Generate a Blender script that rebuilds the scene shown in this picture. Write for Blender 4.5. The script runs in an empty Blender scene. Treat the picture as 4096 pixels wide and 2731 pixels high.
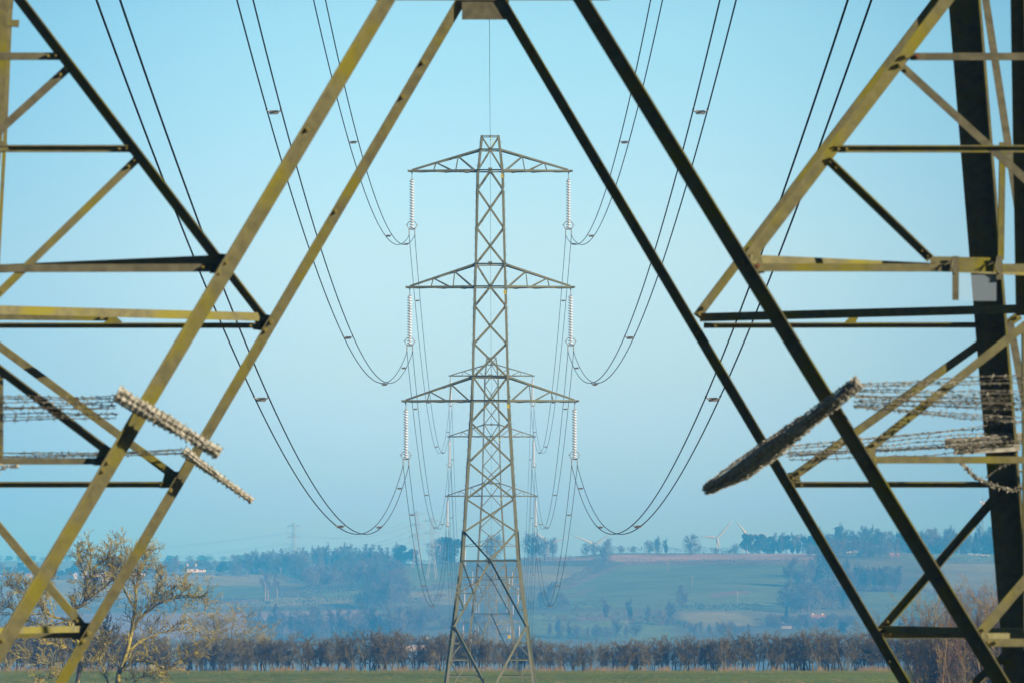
import bpy, math, random
from mathutils import Vector, Matrix, noise as mnoise
D = bpy.data
sc = bpy.context.scene
COL = sc.collection
V = Vector
F = 22756.0            # focal length in photo pixels (200 mm lens, 4096 px over 36 mm)
CX, HY = 2048.0, 2368.0  # principal column and horizon row of the photo
EYE = V((0, 0, 0))     # the camera stands at the origin, ground 1.7 m below

def P(x, y, d):        # a point seen at photo pixel (x, y) at distance d
    return V(((x - CX) * d / F, d, (HY - y) * d / F))

# ------------------------------------------------------------------ materials
def nodes(m):
    m.use_nodes = True
    nt = m.node_tree
    return nt, nt.nodes, nt.links, nt.nodes.get('Principled BSDF')

def mat(name, c1, c2=None, scale=3.0, rough=0.8, detail=4.0, lo=0.4, hi=0.62, metal=0.0,
        c3=None, scale3=0.6, stretch=None, bump=0.0, spec=0.3):
    m = D.materials.new(name)
    nt, N, L, b = nodes(m)
    b.inputs['Roughness'].default_value = rough
    b.inputs['Metallic'].default_value = metal
    b.inputs['Specular IOR Level'].default_value = spec
    if c2 is None:
        b.inputs['Base Color'].default_value = (*c1, 1)
        return m
    tc = N.new('ShaderNodeTexCoord'); vec = tc.outputs['Object']
    if stretch:
        mp = N.new('ShaderNodeMapping'); mp.inputs['Scale'].default_value = stretch
        L.new(vec, mp.inputs['Vector']); vec = mp.outputs['Vector']
    nz = N.new('ShaderNodeTexNoise'); nz.inputs['Scale'].default_value = scale; nz.inputs['Detail'].default_value = detail
    L.new(vec, nz.inputs['Vector'])
    rp = N.new('ShaderNodeValToRGB')
    rp.color_ramp.elements[0].position = lo; rp.color_ramp.elements[0].color = (*c1, 1)
    rp.color_ramp.elements[1].position = hi; rp.color_ramp.elements[1].color = (*c2, 1)
    L.new(nz.outputs['Fac'], rp.inputs['Fac'])
    out = rp.outputs['Color']
    if c3 is not None:
        n2 = N.new('ShaderNodeTexNoise'); n2.inputs['Scale'].default_value = scale3; n2.inputs['Detail'].default_value = 3
        L.new(vec, n2.inputs['Vector'])
        r2 = N.new('ShaderNodeValToRGB')
        r2.color_ramp.elements[0].position = 0.48; r2.color_ramp.elements[1].position = 0.64
        L.new(n2.outputs['Fac'], r2.inputs['Fac'])
        mx = N.new('ShaderNodeMixRGB'); mx.inputs['Color2'].default_value = (*c3, 1)
        L.new(r2.outputs['Color'], mx.inputs['Fac']); L.new(out, mx.inputs['Color1'])
        out = mx.outputs['Color']
    L.new(out, b.inputs['Base Color'])
    if bump:
        bp = N.new('ShaderNodeBump'); bp.inputs['Strength'].default_value = bump; bp.inputs['Distance'].default_value = 0.02
        L.new(nz.outputs['Fac'], bp.inputs['Height']); L.new(bp.outputs['Normal'], b.inputs['Normal'])
    return m

M = {}
M['steel_near'] = mat('lichen_covered_steel', (.150, .140, .064), (.212, .195, .082), 11, .85, 8, .32, .62,
                      c3=(.235, .212, .026), scale3=2.0, bump=.4, spec=.08)
M['steel_grey'] = mat('bare_grey_steel', (.115, .107, .058), (.175, .163, .088), 10, .8, 6, .35, .65, bump=.2, spec=.1)
M['steel_far'] = mat('painted_pylon_steel', (.148, .165, .082), (.205, .213, .105), 1.3, .7, 5, .35, .65,
                     c3=(.215, .21, .11), scale3=.5)
M['bolt'] = mat('bolt_steel', (.20, .17, .04), (.28, .23, .05), 30, .6)
M['rust'] = mat('rusty_bolt', (.22, .085, .03), (.16, .06, .03), 30, .8)
M['porcelain'] = mat('white_porcelain', (.80, .80, .76), (.70, .71, .69), 6, .25, spec=.5)
M['fitting'] = mat('galvanised_fitting', (.30, .26, .19), (.22, .19, .14), 15, .5)
M['wire'] = mat('weathered_conductor', (.012, .013, .02), (.02, .021, .028), 2, .7)
M['spacer'] = mat('cast_spacer', (.26, .26, .22), (.20, .20, .17), 12, .5)
M['yellow'] = mat('yellow_enamel', (.72, .60, .02), (.64, .52, .02), 8, .5)
M['black'] = mat('black_enamel', (.015, .015, .015), (.02, .02, .02), 8, .5)
M['barb'] = mat('galvanised_barbed_wire', (.52, .49, .34), (.12, .11, .07), 25, .5, metal=.1)
M['old_bar'] = mat('dark_guard_bar', (.22, .205, .145), (.34, .32, .235), 12, .8)
M['hill_steel'] = mat('pale_far_steel', (.50, .52, .52), (.42, .44, .44), 1, .7)  # paler copy of the pylon steel, sunlit look put into its colour
M['barb_light'] = mat('clean_barbed_wire', (.66, .62, .44), (.20, .19, .12), 25, .5, metal=.1)
M['barb_dark'] = mat('rusty_barbed_wire', (.10, .085, .05), (.26, .23, .14), 25, .5, metal=.1)
M['bar'] = mat('weathered_guard_bar', (.56, .53, .38), (.34, .32, .22), 14, .8)
M['bark_ash'] = mat('lichened_ash_bark', (.48, .39, .03), (.30, .245, .03), 3, .9, 5, .35, .65, c3=(.10, .08, .03), scale3=1.1)
M['twig_ash'] = mat('ash_twigs', (.46, .37, .03), (.27, .215, .03), 1.5, .9)
M['seed'] = mat('dry_seed_bunches', (.045, .033, .028), (.07, .05, .035), 6, .9)
M['bark_hedge'] = mat('hawthorn_bark', (.24, .20, .06), (.12, .10, .04), 2.5, .9)
M['twig_hedge'] = mat('hawthorn_twigs', (.195, .158, .046), (.108, .088, .030), .8, .9, c3=(.24, .195, .045), scale3=.5)
M['bark_hill'] = mat('grey_winter_bark', (.14, .115, .08), (.09, .075, .055), .6, .9)
M['twig_hill'] = mat('winter_twigs', (.098, .080, .056), (.066, .056, .042), .25, .9)
M['twig_pale'] = mat('pale_winter_twigs', (.135, .112, .080), (.10, .085, .062), .25, .9)
M['ever'] = mat('dark_evergreen_leaves', (.030, .045, .022), (.018, .030, .018), .5, .8)
M['shrub_twig'] = mat('willow_stems', (.42, .31, .085), (.22, .16, .055), .9, .85, c3=(.28, .16, .05), scale3=.5)
M['shrub_leaf'] = mat('bramble_leaves', (.045, .06, .02), (.08, .07, .025), 1.2, .85)
M['straw'] = mat('dry_grass', (.42, .30, .13), (.28, .20, .08), 2, .9)
M['tuft'] = mat('green_grass_tufts', (.14, .18, .012), (.20, .20, .025), 1.5, .9)
M['white_wall'] = mat('whitewashed_wall', (.80, .74, .60), (.70, .65, .54), .7, .8)
M['white_sheet'] = mat('pale_cladding', (.80, .78, .73), (.68, .66, .62), .5, .7)
M['slate'] = mat('slate_roof', (.07, .07, .075), (.05, .05, .055), .8, .7)
M['tile'] = mat('clay_tile_roof', (.36, .20, .13), (.26, .15, .10), .8, .8)
M['brick'] = mat('red_brick', (.27, .14, .09), (.20, .11, .075), .8, .85)
M['glass'] = mat('dark_window_glass', (.03, .035, .04), None, rough=.15)
M['turbine'] = mat('white_turbine_paint', (.42, .43, .44), (.38, .39, .40), .1, .6)
M['pole'] = mat('pale_pole_wood', (.30, .27, .20), (.24, .21, .16), 1, .85)
M['wool'] = mat('sheep_wool', (.75, .68, .55), (.62, .55, .44), 2, .9)
M['skin_dark'] = mat('sheep_face', (.05, .045, .04), None)
M['concrete'] = mat('concrete_footing', (.35, .34, .31), (.28, .27, .25), 4, .9)

# ------------------------------------------------------------------ mesh helper
class MB:
    def __init__(s): s.v = []; s.f = []
    def add(s, vs, fs):
        o = len(s.v); s.v.extend([tuple(p) for p in vs]); s.f.extend([tuple(i + o for i in f) for f in fs]); return s
    def box(s, c, x, y, z):          # centre, three half-axis vectors
        c, x, y, z = V(c), V(x), V(y), V(z)
        vs = [c + x * a + y * b + z * d for d in (-1, 1) for b in (-1, 1) for a in (-1, 1)]
        return s.add(vs, [(0, 2, 3, 1), (4, 5, 7, 6), (0, 1, 5, 4), (2, 6, 7, 3), (0, 4, 6, 2), (1, 3, 7, 5)])
    def abox(s, x0, x1, y0, y1, z0, z1):
        return s.box(((x0 + x1) / 2, (y0 + y1) / 2, (z0 + z1) / 2), ((x1 - x0) / 2, 0, 0), (0, (y1 - y0) / 2, 0), (0, 0, (z1 - z0) / 2))
    def tube(s, pts, r, n=4, cap=True):
        pts = [V(p) for p in pts]
        if not hasattr(r, '__len__'): r = [r] * len(pts)
        o = len(s.v); k = len(pts)
        t0 = (pts[1] - pts[0]).normalized()
        up = V((0, 0, 1)) if abs(t0.z) < .9 else V((1, 0, 0))
        u = t0.cross(up).normalized()
        for i, p in enumerate(pts):
            t = (pts[min(i + 1, k - 1)] - pts[max(i - 1, 0)])
            if t.length < 1e-9: t = t0
            t.normalize()
            u = (u - t * u.dot(t)); u = u.normalized() if u.length > 1e-6 else t.orthogonal().normalized()
            w = t.cross(u)
            for j in range(n):
                a = 2 * math.pi * j / n
                s.v.append(tuple(p + (u * math.cos(a) + w * math.sin(a)) * r[i]))
        for i in range(k - 1):
            for j in range(n):
                a = o + i * n + j; b = o + i * n + (j + 1) % n
                s.f.append((a, b, b + n, a + n))
        if cap and n > 2:
            s.f.append(tuple(o + j for j in range(n - 1, -1, -1)))
            s.f.append(tuple(o + (k - 1) * n + j for j in range(n)))
        return s
    def lathe(s, prof, c=(0, 0, 0), n=10, axis='z'):
        o = len(s.v); c = V(c)
        for (r, h) in prof:
            for j in range(n):
                a = 2 * math.pi * j / n
                if axis == 'z': s.v.append(tuple(c + V((r * math.cos(a), r * math.sin(a), h))))
                else: s.v.append(tuple(c + V((r * math.cos(a), h, r * math.sin(a)))))
        for i in range(len(prof) - 1):
            for j in range(n):
                a = o + i * n + j; b = o + i * n + (j + 1) % n
                s.f.append((a, b, b + n, a + n))
        s.f.append(tuple(o + j for j in range(n - 1, -1, -1)))
        s.f.append(tuple(o + (len(prof) - 1) * n + j for j in range(n)))
        return s
    def angle(s, p, q, n, w, t=.012, flange=1, edge=1, fw=None, off=0.0, ext=0.0):
        """rolled steel angle from p to q: a web of width w square to n, and a flange along one edge
        (edge +1 the upper, -1 the lower) that points along n (flange +1) or away from it (-1)"""
        p, q, n = V(p), V(q), V(n).normalized()
        a = (q - p).normalized(); n = (n - a * n.dot(a)).normalized(); u = n.cross(a)
        if u.z < 0 or (abs(u.z) < .02 and u.x > 0): u = -u
        if ext: p = p - a * ext; q = q + a * ext
        c = (p + q) / 2 + n * off; h = (q - p) / 2
        s.box(c, h, u * (w / 2), n * (t / 2))
        if flange:
            fw = fw or w
            s.box(c + u * edge * (w / 2 - t / 2) + n * flange * (t / 2 + (fw - t) / 2 + .0002), h, u * (t / 2), n * ((fw - t) / 2))
        return s
    def quad(s, c, u, v):
        c, u, v = V(c), V(u), V(v)
        return s.add([c - u - v, c + u - v, c + u + v, c - u + v], [(0, 1, 2, 3)])
    def ball(s, c, rx, ry=None, rz=None, n=6, m=4):
        ry = ry or rx; rz = rz or rx; c = V(c)
        vs = [c + V((0, 0, -rz))]
        for i in range(1, m):
            ph = math.pi * i / m - math.pi / 2
            for j in range(n):
                a = 2 * math.pi * j / n
                vs.append(c + V((rx * math.cos(ph) * math.cos(a), ry * math.cos(ph) * math.sin(a), rz * math.sin(ph))))
        vs.append(c + V((0, 0, rz)))
        fs = [(0, 1 + (j + 1) % n, 1 + j) for j in range(n)]
        for i in range(m - 2):
            for j in range(n):
                a = 1 + i * n + j; b = 1 + i * n + (j + 1) % n
                fs.append((a, b, b + n, a + n))
        l = len(vs) - 1; o = 1 + (m - 2) * n
        fs += [(o + j, o + (j + 1) % n, l) for j in range(n)]
        return s.add(vs, fs)
    def build(s, name, m, parent=None, smooth=False, loc=None):
        me = D.meshes.new(name); me.from_pydata(s.v, [], s.f); me.update()
        ms = m if isinstance(m, (list, tuple)) else [m]
        for k in ms: me.materials.append(M[k] if isinstance(k, str) else k)
        if smooth: me.shade_smooth()
        o = D.objects.new(name, me); COL.objects.link(o)
        if parent: o.parent = parent
        if loc is not None: o.location = loc
        return o

def tag(o, label=None, cat=None, group=None, kind=None):
    if label: o['label'] = label
    if cat: o['category'] = cat
    if group: o['group'] = group
    if kind: o['kind'] = kind
    return o
def empty(name, loc=(0, 0, 0), rz=0.0):
    o = D.objects.new(name, None); COL.objects.link(o); o.location = loc; o.rotation_euler = (0, 0, rz); o.empty_display_size = .5
    return o
KIDS = {}
def copy_tree(o, parent=None):
    c = o.copy(); COL.objects.link(c)
    if parent: c.parent = parent
    for ch in list(o.children): copy_tree(ch, c)
    return c

# ------------------------------------------------------------------ terrain
KN = [(-300, -1.7), (20, -1.7), (66, -1.75), (100, -2.7), (200, -5.6), (350, -9.2), (484, -10.0), (545, -8.75), (622, -8.6),
      (650, -9.6), (700, -14.5), (850, -15.5), (925, -13.5), (1100, -24), (1457, -36.8), (1893, -41.2), (2330, -42.2), (2770, -43.2), (2920, -40),
      (3300, -22.7), (3600, -11), (3900, 3), (4200, 16.5), (4400, 24), (4480, 25), (4700, 19), (5000, 13.5), (5500, 10), (6400, 12), (7600, 0)]
def knot(Y):
    if Y <= KN[0][0]: return KN[0][1]
    for (a, za), (b, zb) in zip(KN, KN[1:]):
        if Y <= b: return za + (zb - za) * (Y - a) / (b - a)
    return KN[-1][1]
RX = [(-3000, -12), (-380, -8), (-230, -8), (-87, -2), (30, 3), (85, 6.5), (330, 6), (800, 2), (3000, -8)]
def lerp_tab(T, x):
    if x <= T[0][0]: return T[0][1]
    for (a, za), (b, zb) in zip(T, T[1:]):
        if x <= b:
            t = (x - a) / (b - a); t = t * t * (3 - 2 * t); return za + (zb - za) * t
    return T[-1][1]
def sst(x, a, b):
    t = max(0, min(1, (x - a) / (b - a))); return t * t * (3 - 2 * t)
def ground(X, Y):
    s = 60 if Y > 900 else (8 if Y < 470 else 14)
    z = (knot(Y - s) + 2 * knot(Y) + knot(Y + s)) / 4
    z += lerp_tab(RX, X) * sst(Y, 3350, 4350) * (1 - .8 * sst(Y, 4600, 5400))
    z += 26 * sst(Y, 5600, 6500) * (1 - sst(X, -250, 150)) * (1 - sst(Y, 6700, 7500))
    if Y > 2900:
        w = sst(Y, 2900, 3300) * (1 - sst(Y, 4250, 4400))
        z += w * (3.0 * math.sin(X * .011 + Y * .004 + .6) + 2.2 * math.sin(X * .023 - Y * .007))
    elif Y > 1000:
        z += .8 * math.sin(X * .01 + Y * .006)
    return z
def hit(x, y, y0=1000.0, ymax=5200.0):
    dx, dz = (x - CX) / F, (HY - y) / F
    Y = y0
    while Y < ymax:
        if dz * Y <= ground(dx * Y, Y):
            a, b = Y - 12, Y
            for _ in range(12):
                m = (a + b) / 2
                if dz * m <= ground(dx * m, m): b = m
                else: a = m
            return V((dx * b, b, ground(dx * b, b)))
        Y += 12
    b = 4440.0
    return V((dx * b, b, ground(dx * b, b)))

# fields on the far hillside, as outlines on the land (traced once, then used as ground coordinates)
FIELDS = [
    ('stubble', [(2429, 2217), (2560, 2216), (2700, 2216), (3000, 2211), (3290, 2208), (3290, 2235), (2900, 2238), (2640, 2243), (2500, 2250), (2440, 2240)]),
    ('stubble', [(2080, 2226), (2380, 2226), (2380, 2240), (2080, 2240)]),
    ('rough', [(2480, 2243), (3290, 2236), (3290, 2256), (2480, 2256)]),
    ('green', [(2480, 2256), (3210, 2256), (3250, 2290), (3170, 2437), (2720, 2440), (2440, 2428), (2100, 2424), (2262, 2352), (2466, 2266)]),
    ('rough', [(2466, 2258), (2486, 2260), (2280, 2352), (2245, 2350)]),
    ('rough', [(2280, 2380), (2360, 2345), (2380, 2350), (2300, 2392)]),
    ('rough', [(2830, 2376), (2900, 2364), (3010, 2362), (2990, 2370), (2900, 2380), (2850, 2392)]),
    ('pasture', [(2090, 2262), (2357, 2262), (2357, 2288), (2245, 2342), (2090, 2342)]),
    ('green', [(2090, 2440), (2440, 2446), (2430, 2474), (2090, 2482)]),
    ('rough', [(2290, 2468), (2440, 2462), (2440, 2474), (2290, 2480)]),
    ('green', [(2080, 2484), (2560, 2484), (2700, 2500), (2700, 2560), (2080, 2560)]),
    ('pasture', [(2730, 2446), (2960, 2450), (3040, 2500), (2740, 2510)]),
    ('green', [(3440, 2366), (3760, 2366), (3760, 2500), (3520, 2500)]),
    ('pasture', [(3690, 2254), (4200, 2254), (4200, 2374), (3690, 2374)]),
    ('green', [(3640, 2212), (4200, 2212), (4200, 2240), (3640, 2240)]),
    ('plough', [(3960, 2384), (4200, 2376), (4200, 2420), (3980, 2420)]),
    ('pasture', [(640, 2292), (1240, 2292), (1240, 2340), (640, 2340)]),
    ('green', [(600, 2340), (1100, 2340), (1070, 2396), (600, 2396)]),
    ('pasture', [(760, 2405), (1480, 2376), (1480, 2400), (1240, 2420), (760, 2432)]),
    ('green', [(1260, 2368), (1466, 2362), (1466, 2388), (1260, 2392)]),
    ('plough', [(100, 2452), (700, 2450), (1250, 2442), (1500, 2437), (1520, 2490), (1300, 2520), (900, 2550), (100, 2570)]),
    ('green', [(1570, 2258), (1830, 2258), (1830, 2360), (1600, 2360)]),
    ('pasture', [(1590, 2374), (1830, 2352), (1830, 2420), (1640, 2400)]),
    ('pasture', [(0, 2318), (620, 2318), (620, 2420), (0, 2420)]),
    ('rough', [(850, 2400), (1000, 2396), (1080, 2392), (1060, 2404), (860, 2416)]),
]
FCOL = {'plough': (.23, .195, .17), 'stubble': (.36, .265, .215), 'rough': (.19, .14, .09), 'green': (.125, .19, .065), 'pasture': (.21, .22, .09)}
FW = []
for kind_, poly in FIELDS:
    pts = []
    for i in range(len(poly)):
        a, b = poly[i], poly[(i + 1) % len(poly)]
        for t in (0, .25, .5, .75):
            h = hit(a[0] + (b[0] - a[0]) * t, a[1] + (b[1] - a[1]) * t)
            pts.append((h.x, h.y))
    xs = [p[0] for p in pts]; ys = [p[1] for p in pts]
    FW.append((kind_, pts, min(xs), max(xs), min(ys), max(ys)))
def inside(pts, x, y):
    c = False; j = len(pts) - 1
    for i in range(len(pts)):
        xi, yi = pts[i]; xj, yj = pts[j]
        if (yi > y) != (yj > y) and x < (xj - xi) * (y - yi) / (yj - yi) + xi: c = not c
        j = i
    return c
def land_colour(X, Y):
    if Y < 470: return (.045, .055, .015)  # unseen near ground, darkened to cut bounce light onto the steel
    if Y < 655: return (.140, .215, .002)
    r = mnoise.noise((X * .004, Y * .003, 2.0))
    base = (.125 + .03 * r, .135 + .03 * r, .065)
    if Y < 2900: return (.13, .14, .07)
    for k, pts, x0, x1, y0, y1 in FW:
        if x0 <= X <= x1 and y0 <= Y <= y1 and inside(pts, X, Y): base = FCOL[k]
    return base
def build_ground():
    ys = []
    y = -280.0
    while y < 60: ys.append(y); y += 30
    while y < 480: ys.append(y); y += 14
    while y < 670: ys.append(y); y += 6
    while y < 2900: ys.append(y); y += 45
    while y < 4560: ys.append(y); y += 7
    while y < 7500: ys.append(y); y += 60
    xs = [-2900, -2000, -1400, -900, -650]
    x = -520.0
    while x < 530: xs.append(x); x += 5.5
    xs += [650, 900, 1400, 2000, 2900]
    nx = len(xs); vs = []; cols = []
    for yy in ys:
        for xx in xs:
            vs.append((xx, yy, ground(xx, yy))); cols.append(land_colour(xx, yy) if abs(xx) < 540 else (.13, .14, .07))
    fs = [(i * nx + j, i * nx + j + 1, (i + 1) * nx + j + 1, (i + 1) * nx + j) for i in range(len(ys) - 1) for j in range(nx - 1)]
    me = D.meshes.new('ground'); me.from_pydata(vs, [], fs); me.update()
    ca = me.color_attributes.new('land', 'FLOAT_COLOR', 'POINT')
    for i, c in enumerate(cols): ca.data[i].color = (*c, 1)
    m = D.materials.new('farmland'); nt, N, L, b = nodes(m)
    at = N.new('ShaderNodeVertexColor'); at.layer_name = 'land'
    geo = N.new('ShaderNodeNewGeometry')
    def nz(scale, det, vec=None):
        n = N.new('ShaderNodeTexNoise'); n.inputs['Scale'].default_value = scale; n.inputs['Detail'].default_value = det
        L.new(vec or geo.outputs['Position'], n.inputs['Vector']); return n.outputs['Fac']
    def mul(col, fac, lo, hi):
        r = N.new('ShaderNodeMapRange'); r.inputs['From Min'].default_value = .3; r.inputs['From Max'].default_value = .7
        r.inputs['To Min'].default_value = lo; r.inputs['To Max'].default_value = hi; L.new(fac, r.inputs['Value'])
        x = N.new('ShaderNodeVectorMath'); x.operation = 'SCALE'; L.new(col, x.inputs[0]); L.new(r.outputs['Result'], x.inputs['Scale'])
        return x.outputs['Vector']
    c = mul(at.outputs['Color'], nz(.02, 5), .75, 1.25)
    mp = N.new('ShaderNodeMapping'); mp.inputs['Scale'].default_value = (.22, .05, .22); L.new(geo.outputs['Position'], mp.inputs['Vector'])
    c = mul(c, nz(1.2, 6, mp.outputs['Vector']), .82, 1.18)
    # stubble flecks and drilled rows across the near field
    mp2 = N.new('ShaderNodeMapping'); mp2.inputs['Scale'].default_value = (.35, .12, 1); L.new(geo.outputs['Position'], mp2.inputs['Vector'])
    f = nz(1.0, 8, mp2.outputs['Vector'])
    rp = N.new('ShaderNodeValToRGB'); rp.color_ramp.elements[0].position = .50; rp.color_ramp.elements[1].position = .66
    L.new(f, rp.inputs['Fac'])
    sep = N.new('ShaderNodeSeparateXYZ'); L.new(geo.outputs['Position'], sep.inputs['Vector'])
    near = N.new('ShaderNodeMapRange'); near.inputs['From Min'].default_value = 600; near.inputs['From Max'].default_value = 545
    near.inputs['To Min'].default_value = .12; near.inputs['To Max'].default_value = .85; L.new(sep.outputs['Y'], near.inputs['Value'])
    lim = N.new('ShaderNodeMath'); lim.operation = 'LESS_THAN'; lim.inputs[1].default_value = 650; L.new(sep.outputs['Y'], lim.inputs[0])
    m1 = N.new('ShaderNodeMath'); m1.operation = 'MULTIPLY'; L.new(rp.outputs['Color'], m1.inputs[0]); L.new(near.outputs['Result'], m1.inputs[1])
    m2 = N.new('ShaderNodeMath'); m2.operation = 'MULTIPLY'; L.new(m1.outputs[0], m2.inputs[0]); L.new(lim.outputs[0], m2.inputs[1])
    mx = N.new('ShaderNodeMixRGB'); mx.inputs['Color2'].default_value = (.25, .20, .035, 1)
    L.new(m2.outputs[0], mx.inputs['Fac']); L.new(c, mx.inputs['Color1'])
    L.new(mx.outputs['Color'], b.inputs['Base Color']); b.inputs['Roughness'].default_value = .95; b.inputs['Specular IOR Level'].default_value = .1
    bp = N.new('ShaderNodeBump'); bp.inputs['Strength'].default_value = .6; bp.inputs['Distance'].default_value = .3
    L.new(f, bp.inputs['Height']); L.new(bp.outputs['Normal'], b.inputs['Normal'])
    me.materials.append(m); me.shade_smooth()
    o = D.objects.new('ground', me); COL.objects.link(o); tag(o, kind='structure')
build_ground()

# ------------------------------------------------------------------ near pylon (only its lower part is in view)
KB = .09
DN, DF = 50.0, 61.6
def plane(which):
    return (DN, KB) if which == 'n' else (DF, -KB)
def PP(which, x, y):     # pixel to a point on the leaning near or far face of the pylon
    d0, k = plane(which); s = (HY - y) / F
    d = d0 / (1 - k * s)
    return P(x, y, d)
def nrm(which):
    return V((0, -1, KB)).normalized() if which == 'n' else V((0, -1, -KB)).normalized()
ZB = -1.75
near = empty('lattice_pylon', ((1927 - CX) * 55 / F, (DN + DF) / 2, ZB))
NP = near.location.copy()
class NB(MB):            # built in world space, stored relative to the pylon's base
    def build(s, name, m, parent=None, smooth=False):
        s.v = [tuple(V(p) - NP) for p in s.v]
        return MB.build(s, name, m, parent or near, smooth)
def bolt(mb, w, x, y, r=10, off=.02):
    p = PP(w, x, y); n = nrm(w); d = p.y
    rr = r * d / F
    mb.tube([p + n * off, p + n * (off + rr * 1.6)], rr, 6)
    mb.tube([p + n * (off + rr * 1.6), p + n * (off + rr * 2.6)], rr * .55, 6)

def member(name, w, a, b, px, fl=1, edge=1, off=0.0, m='steel_near', ext=0.0, bolts=(), rust=False, fw=None):
    p, q = PP(w, *a), PP(w, *b)
    mb = NB(); mb.angle(p, q, nrm(w), px * p.y / F, .012, fl, edge, off=off, ext=ext, fw=fw)
    o = mb.build(name, m)
    if not bolts and name != 'main_brace':
        dx, dy = b[0] - a[0], b[1] - a[1]; l = math.hypot(dx, dy)
        bolts = [(a[0] + dx / l * t, a[1] + dy / l * t) for t in (14, 46, l - 46, l - 14)]
        bolts = [q for q in bolts if -20 < q[0] < 4116 and -20 < q[1] < 2750]; br = 7.5
    else: br = 10
    if bolts:
        for bx, by in bolts:
            bb = NB(); bolt(bb, w, bx, by, br, off=off + .008); bb.build('bolt', 'rust' if rust else 'bolt', o)
    return o

def diagonal(w, x0, slope, y0, y1, px, bolts):
    return member('main_brace', w, (x0 + slope * y0, y0), (x0 + slope * y1, y1), px, 1, 1, bolts=bolts)
NL, NR = (1551, -.5957), (2323, .6150)
FL, FR = (1846, -.587), (2002, .5925)
diagonal('n', NL[0], NL[1], -600, 3150, 56, [(1230, 521), (905, 1050), (876, 1092), (433, 1848), (412, 1882), (10, 2560)])
diagonal('n', NR[0], NR[1], -600, 3150, 56, [(2968, 1050), (3462, 1850), (3915, 2590)])
diagonal('f', FL[0], FL[1], -110, 3050, 42, [(1693, 250), (1611, 388), (1342, 845), (1085, 1287), (1062, 1321), (705, 1925), (683, 1958), (355, 2530), (334, 2562)])
diagonal('f', FR[0], FR[1], -110, 3050, 42, [(2160, 270), (2390, 660), (2790, 1330), (3165, 1960), (3560, 2640)])
# near face, left
B = member
B('redundant_brace', 'n', (-160, -313), (872, 1040), 40, 1, 1, -.016)
B('strut', 'n', (-500, 225), (238, 225), 30, -1, 1, -.016, 'steel_grey')
B('redundant_brace', 'n', (275, 268), (-60, 572), 32, -1, 1, -.03, 'steel_grey')
B('strut', 'n', (-500, 596), (522, 596), 26, 1, 1, -.016)
B('redundant_brace', 'n', (548, 634), (-30, 1195), 31, -1, 1, -.03)
B('strut', 'n', (-500, 1074), (858, 1071), 32, -1, 1, -.018, 'steel_grey')
B('redundant_brace', 'n', (-220, 1312), (442, 1812), 34, 1, 1, -.016)
B('strut', 'n', (-500, 1843), (418, 1842), 26, -1, 1, -.018, 'steel_grey')
B('redundant_brace', 'n', (3, 1500), (3, 1832), 18, -1, 1, -.03, 'steel_grey')
B('strut', 'n', (-500, 2566), (-10, 2566), 30, -1, 1, -.018)
# near face, right
B('redundant_brace', 'n', (4006, -282), (3000, 1028), 46, 1, 1, -.016, bolts=[(3622, 228), (3598, 262)])
B('strut', 'n', (3640, 225), (4500, 225), 30, -1, 1, -.03, 'steel_grey', bolts=[(3668, 226)], rust=True)
B('redundant_brace', 'n', (3592, 250), (4250, 850), 32, -1, 1, -.03, 'steel_grey')
B('strut', 'n', (3340, 596), (4500, 596), 26, 1, 1, -.03)
B('redundant_brace', 'n', (3312, 640), (3722, 1036), 31, 1, 1, -.03)
B('strut', 'n', (3010, 1069), (4500, 1072), 32, -1, 1, -.018, 'steel_near', bolts=[(3030, 1066)], rust=True)
B('redundant_brace', 'n', (3462, 1806), (4200, 1222), 34, -1, 1, -.016)
B('strut', 'n', (3486, 1837), (4500, 1837), 28, -1, 1, -.018, 'steel_near', bolts=[(3498, 1836)])
B('redundant_brace', 'n', (3905, 2552), (4200, 2205), 40, -1, 1, -.016)
B('strut', 'n', (3938, 2568), (4500, 2568), 32, -1, 1, -.018, 'steel_near')
# far face, left
B('redundant_brace', 'f', (-160, -307), (1064, 1284), 34, 1, 1, -.016)
B('strut', 'f', (-60, 1302), (1048, 1302), 22, 1, 1, -.018)
B('redundant_brace', 'f', (-60, 1344), (702, 1908), 31, -1, 1, -.016)
B('strut', 'f', (-80, 1937), (690, 1937), 24, 1, 1, -.018)
B('redundant_brace', 'f', (-100, 1994), (338, 2516), 31, -1, 1, -.016)
B('strut', 'f', (-100, 2532), (332, 2530), 40, -1, 1, -.018)
B('strut', 'f', (-60, 1272), (446, 1276), 22, -1, 1, -.20)
# far face, right
B('redundant_brace', 'f', (3780, -43), (2788, 1268), 34, -1, 1, -.016)
B('strut', 'f', (2815, 1302), (3990, 1300), 22, 1, 1, -.018)
B('redundant_brace', 'f', (3160, 1916), (4080, 1262), 31, -1, 1, -.016)
B('strut', 'f', (3160, 1937), (4030, 1937), 24, 1, 1, -.018)
B('redundant_brace', 'f', (3522, 2520), (4030, 1930), 33, 1, -1, -.016)
B('strut', 'f', (3515, 2532), (4060, 2532), 42, 1, 1, -.018)
B('redundant_brace', 'f', (4048, 2595), (3830, 2790), 31, 1, -1, -.016)
B('redundant_brace', 'f', (-200, 2590), (30, 2790), 31, 1, 1, -.016)
B('strut', 'f', (3440, 1258), (4010, 1243), 20, 1, 1, -.20)
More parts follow.
